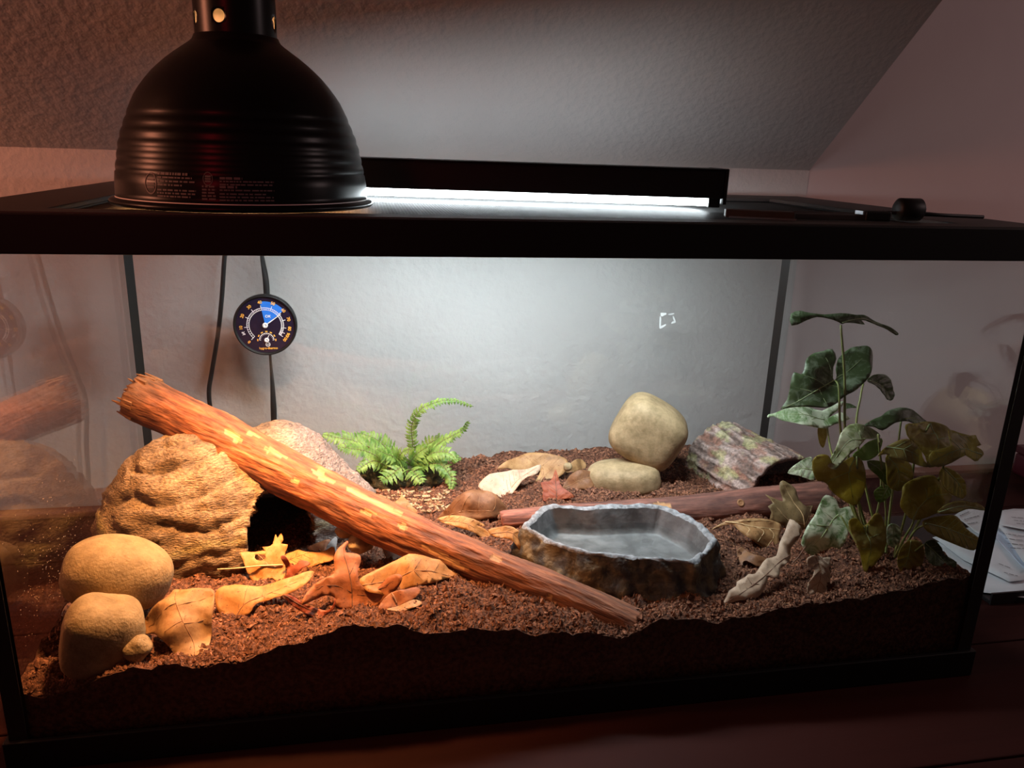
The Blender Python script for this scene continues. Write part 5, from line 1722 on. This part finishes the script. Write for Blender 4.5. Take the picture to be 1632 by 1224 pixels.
gleaf(Q4, [(650, 870), (640, 830), (690, 832), (742, 862), (700, 866)], (690, 850), .15, (0, -.7, .7), [], 'dark', seed=65)


def stem(pts_, Y0_, Y1_, r=0.0014, r1=0.0010):
    n = 24
    pp = smooth_path(np.array(pts_, float), n)
    P = [ony(a, b, Y0_ + (Y1_ - Y0_) * i / (n - 1)) for i, (a, b) in enumerate(pp)]
    Vt, Ft = tube(P, np.linspace(r, r1, n), 8)
    obj('stem', Vt, Ft, M['stem'], plant)


stem([(1405, 905), (1368, 800), (1348, 700), (1346, 600), (1340, 518)], .075, .125, .0019, .0012)
stem([(1398, 905), (1355, 790), (1340, 690), (1337, 620), (1331, 606)], .075, .122, .0017)
stem([(1412, 900), (1385, 800), (1365, 690), (1372, 630), (1376, 612)], .080, .138, .0015)
stem([(1395, 900), (1350, 790), (1325, 720), (1317, 670)], .080, .150, .0015)
stem([(1400, 905), (1392, 850), (1404, 780), (1401, 700)], .070, .088, .0015)
stem([(1400, 905), (1380, 850), (1368, 805), (1366, 728)], .070, .077, .0013)
stem([(1388, 905), (1362, 860), (1340, 822)], .080, .110, .0013)
stem([(1405, 905), (1385, 870), (1382, 838)], .070, .056, .0012)
stem([(1420, 900), (1440, 860), (1452, 840), (1458, 826)], .070, .046, .0014)
stem([(1425, 905), (1470, 820), (1498, 760), (1504, 742)], .070, .040, .0016)
stem([(1420, 905), (1448, 800), (1460, 720), (1482, 676)], .072, .056, .0015)
stem([(1410, 905), (1418, 820), (1428, 740), (1436, 670)], .075, .082, .0015)
stem([(1425, 905), (1455, 850), (1476, 835)], .070, .030, .0013)
stem([(1425, 910), (1450, 885), (1472, 868)], .065, .030, .0012)
stem([(1405, 905), (1412, 820), (1400, 700), (1402, 705)], .075, .06, .0012)

# ------------------------------------------------------------------ papers, tray and box on the desk to the right
tray = thing('letter_tray', (0.72, 0.16, 0), 'flat black tray under the loose papers right of the tank', 'tray')
tr0 = [onz(1478, 880, .004), onz(1462, 930, .004), onz(1640, 962, .004), onz(1760, 860, .004), onz(1600, 822, .004)]
tx = np.array([[0.590, 0.345], [0.585, 0.085], [0.86, 0.085], [0.86, 0.345]])
MB().box((0.590, 0.115, 0.0005), (0.90, 0.345, 0.006)).obj('base', M['tray'], tray, bevel=0.001)
MB().box((0.590, 0.113, 0.0005), (0.90, 0.1155, 0.016)).obj('lip', M['tray'], tray)
PAPERS = [
    ('lowest grey sheet in the paper pile, reaching farthest toward the front', [(1478, 868), (1500, 935), (1640, 955), (1700, 880), (1600, 850)], .008, 'paper', ()),
    ('sheet with a curled front corner above the lowest grey sheet', [(1486, 858), (1500, 866), (1535, 893), (1608, 928), (1632, 925), (1740, 860), (1640, 815)], .011, 'paper', [((1592, 898), (1610, 905)), ((1600, 912), (1622, 918))]),
    ('narrow bluish envelope lying slanted in the paper pile', [(1574, 850), (1590, 862), (1632, 908), (1660, 900), (1625, 872), (1590, 845)], .014, 'paper_blue', ()),
    ('small printed slip lying loose behind the plant leaves', [(1521, 823), (1547, 806), (1580, 815), (1575, 862), (1552, 848)], .013, 'paper', [((1530, 822), (1545, 815)), ((1537, 828), (1560, 822)), ((1542, 835), (1558, 832))]),
    ('top white letter with lines of dark print', [(1590, 838), (1640, 910), (1720, 880), (1690, 812), (1600, 815)], .017, 'paper', [((1602, 858), (1640, 862)), ((1606, 866), (1640, 869)), ((1610, 873), (1640, 874)), ((1598, 850), (1636, 855))]),
    ('creased white page at the back of the paper pile', [(1597, 815), (1615, 812), (1680, 815), (1700, 850), (1640, 848), (1592, 838)], .021, 'paper', [((1612, 824), (1640, 826)), ((1616, 829), (1640, 831)), ((1620, 834), (1640, 836))]),
]
for i, (lab, px, z, m, lines) in enumerate(PAPERS):
    P = np.array([onz(a, b, z) for a, b in px])
    n = len(P)
    c = P.mean(0)
    # finer outline and a gentle sag, so each sheet curls a little
    Q = np.vstack([P[k] * (1 - t) + P[(k + 1) % n] * t for k in range(n) for t in (0, .25, .5, .75)])
    rings_ = [c + (Q - c) * s_ for s_ in (0.35, 0.7, 1.0)]
    V = np.vstack([c[None]] + rings_)
    V[:, 2] += np.array([0.0012 * noise.noise(Vector((v[0] * 30, v[1] * 30, i))) for v in V])
    kq = len(Q)
    V[1 + 2 * kq:, 2] += 0.0015 + 0.0015 * np.array([noise.noise(Vector((v[0] * 20, v[1] * 20, i + 5))) for v in V[1 + 2 * kq:]])
    F = [(0, 1 + j, 1 + (j + 1) % kq) for j in range(kq)]
    for r_ in range(2):
        F += [(1 + r_ * kq + j, 1 + (r_ + 1) * kq + j, 1 + (r_ + 1) * kq + (j + 1) % kq, 1 + r_ * kq + (j + 1) % kq) for j in range(kq)]
    o = obj('paper_sheet', V, F, M[m], base=(c[0], c[1], z))
    s_ = o.modifiers.new('thick', 'SOLIDIFY')
    s_.thickness = 0.0004
    tag(o, lab, 'paper')
    if lines:
        mb = MB()
        for a, b in lines:
            A_, B_ = onz(*a, z + 0.0022), onz(*b, z + 0.0022)
            d = B_ - A_
            L_ = np.linalg.norm(d)
            d /= L_
            sd = np.array([-d[1], d[0], 0])
            t = 0
            while t < L_:
                w_ = min(RNG.uniform(.003, .009), L_ - t)
                mb.add([A_ + d * t - sd * .0008, A_ + d * (t + w_) - sd * .0008, A_ + d * (t + w_) + sd * .0008, A_ + d * t + sd * .0008], [(0, 1, 2, 3)])
                t += w_ + .0015
        mb.obj('print_lines', M['ink'], o)
bx = thing('storage_box', (0.93, 0.42, 0), 'dark maroon box against the wall behind the papers', 'box')
MB().box((0.955, 0.36, 0.0005), (1.22, 0.49, 0.040)).obj('body', M['maroon'], bx, bevel=0.006)
MB().box((0.952, 0.357, 0.040), (1.223, 0.493, 0.053)).obj('box_lid', M['maroon'], bx, bevel=0.004)

# ------------------------------------------------------------------ dust and splash specks on the left glass
mb = MB()
xg = -HW + G + 0.0003
for i in range(260):
    t = RNG.uniform(0, 1)
    y, z = 0.03 + 0.20 * RNG.beta(1.6, 1.8), 0.085 + 0.13 * RNG.beta(1.3, 2.2)
    r_ = RNG.uniform(.00025, .0006)
    V = [(xg, y + r_ * math.cos(a), z + r_ * math.sin(a)) for a in np.linspace(0, 2 * pi, 6, endpoint=False)] + [(xg + r_ * 0.6, y, z)]
    mb.add(V, [(j, (j + 1) % 6, 6) for j in range(6)])
mb.obj('splash_specks', M['drop'], lg, kind='stuff')
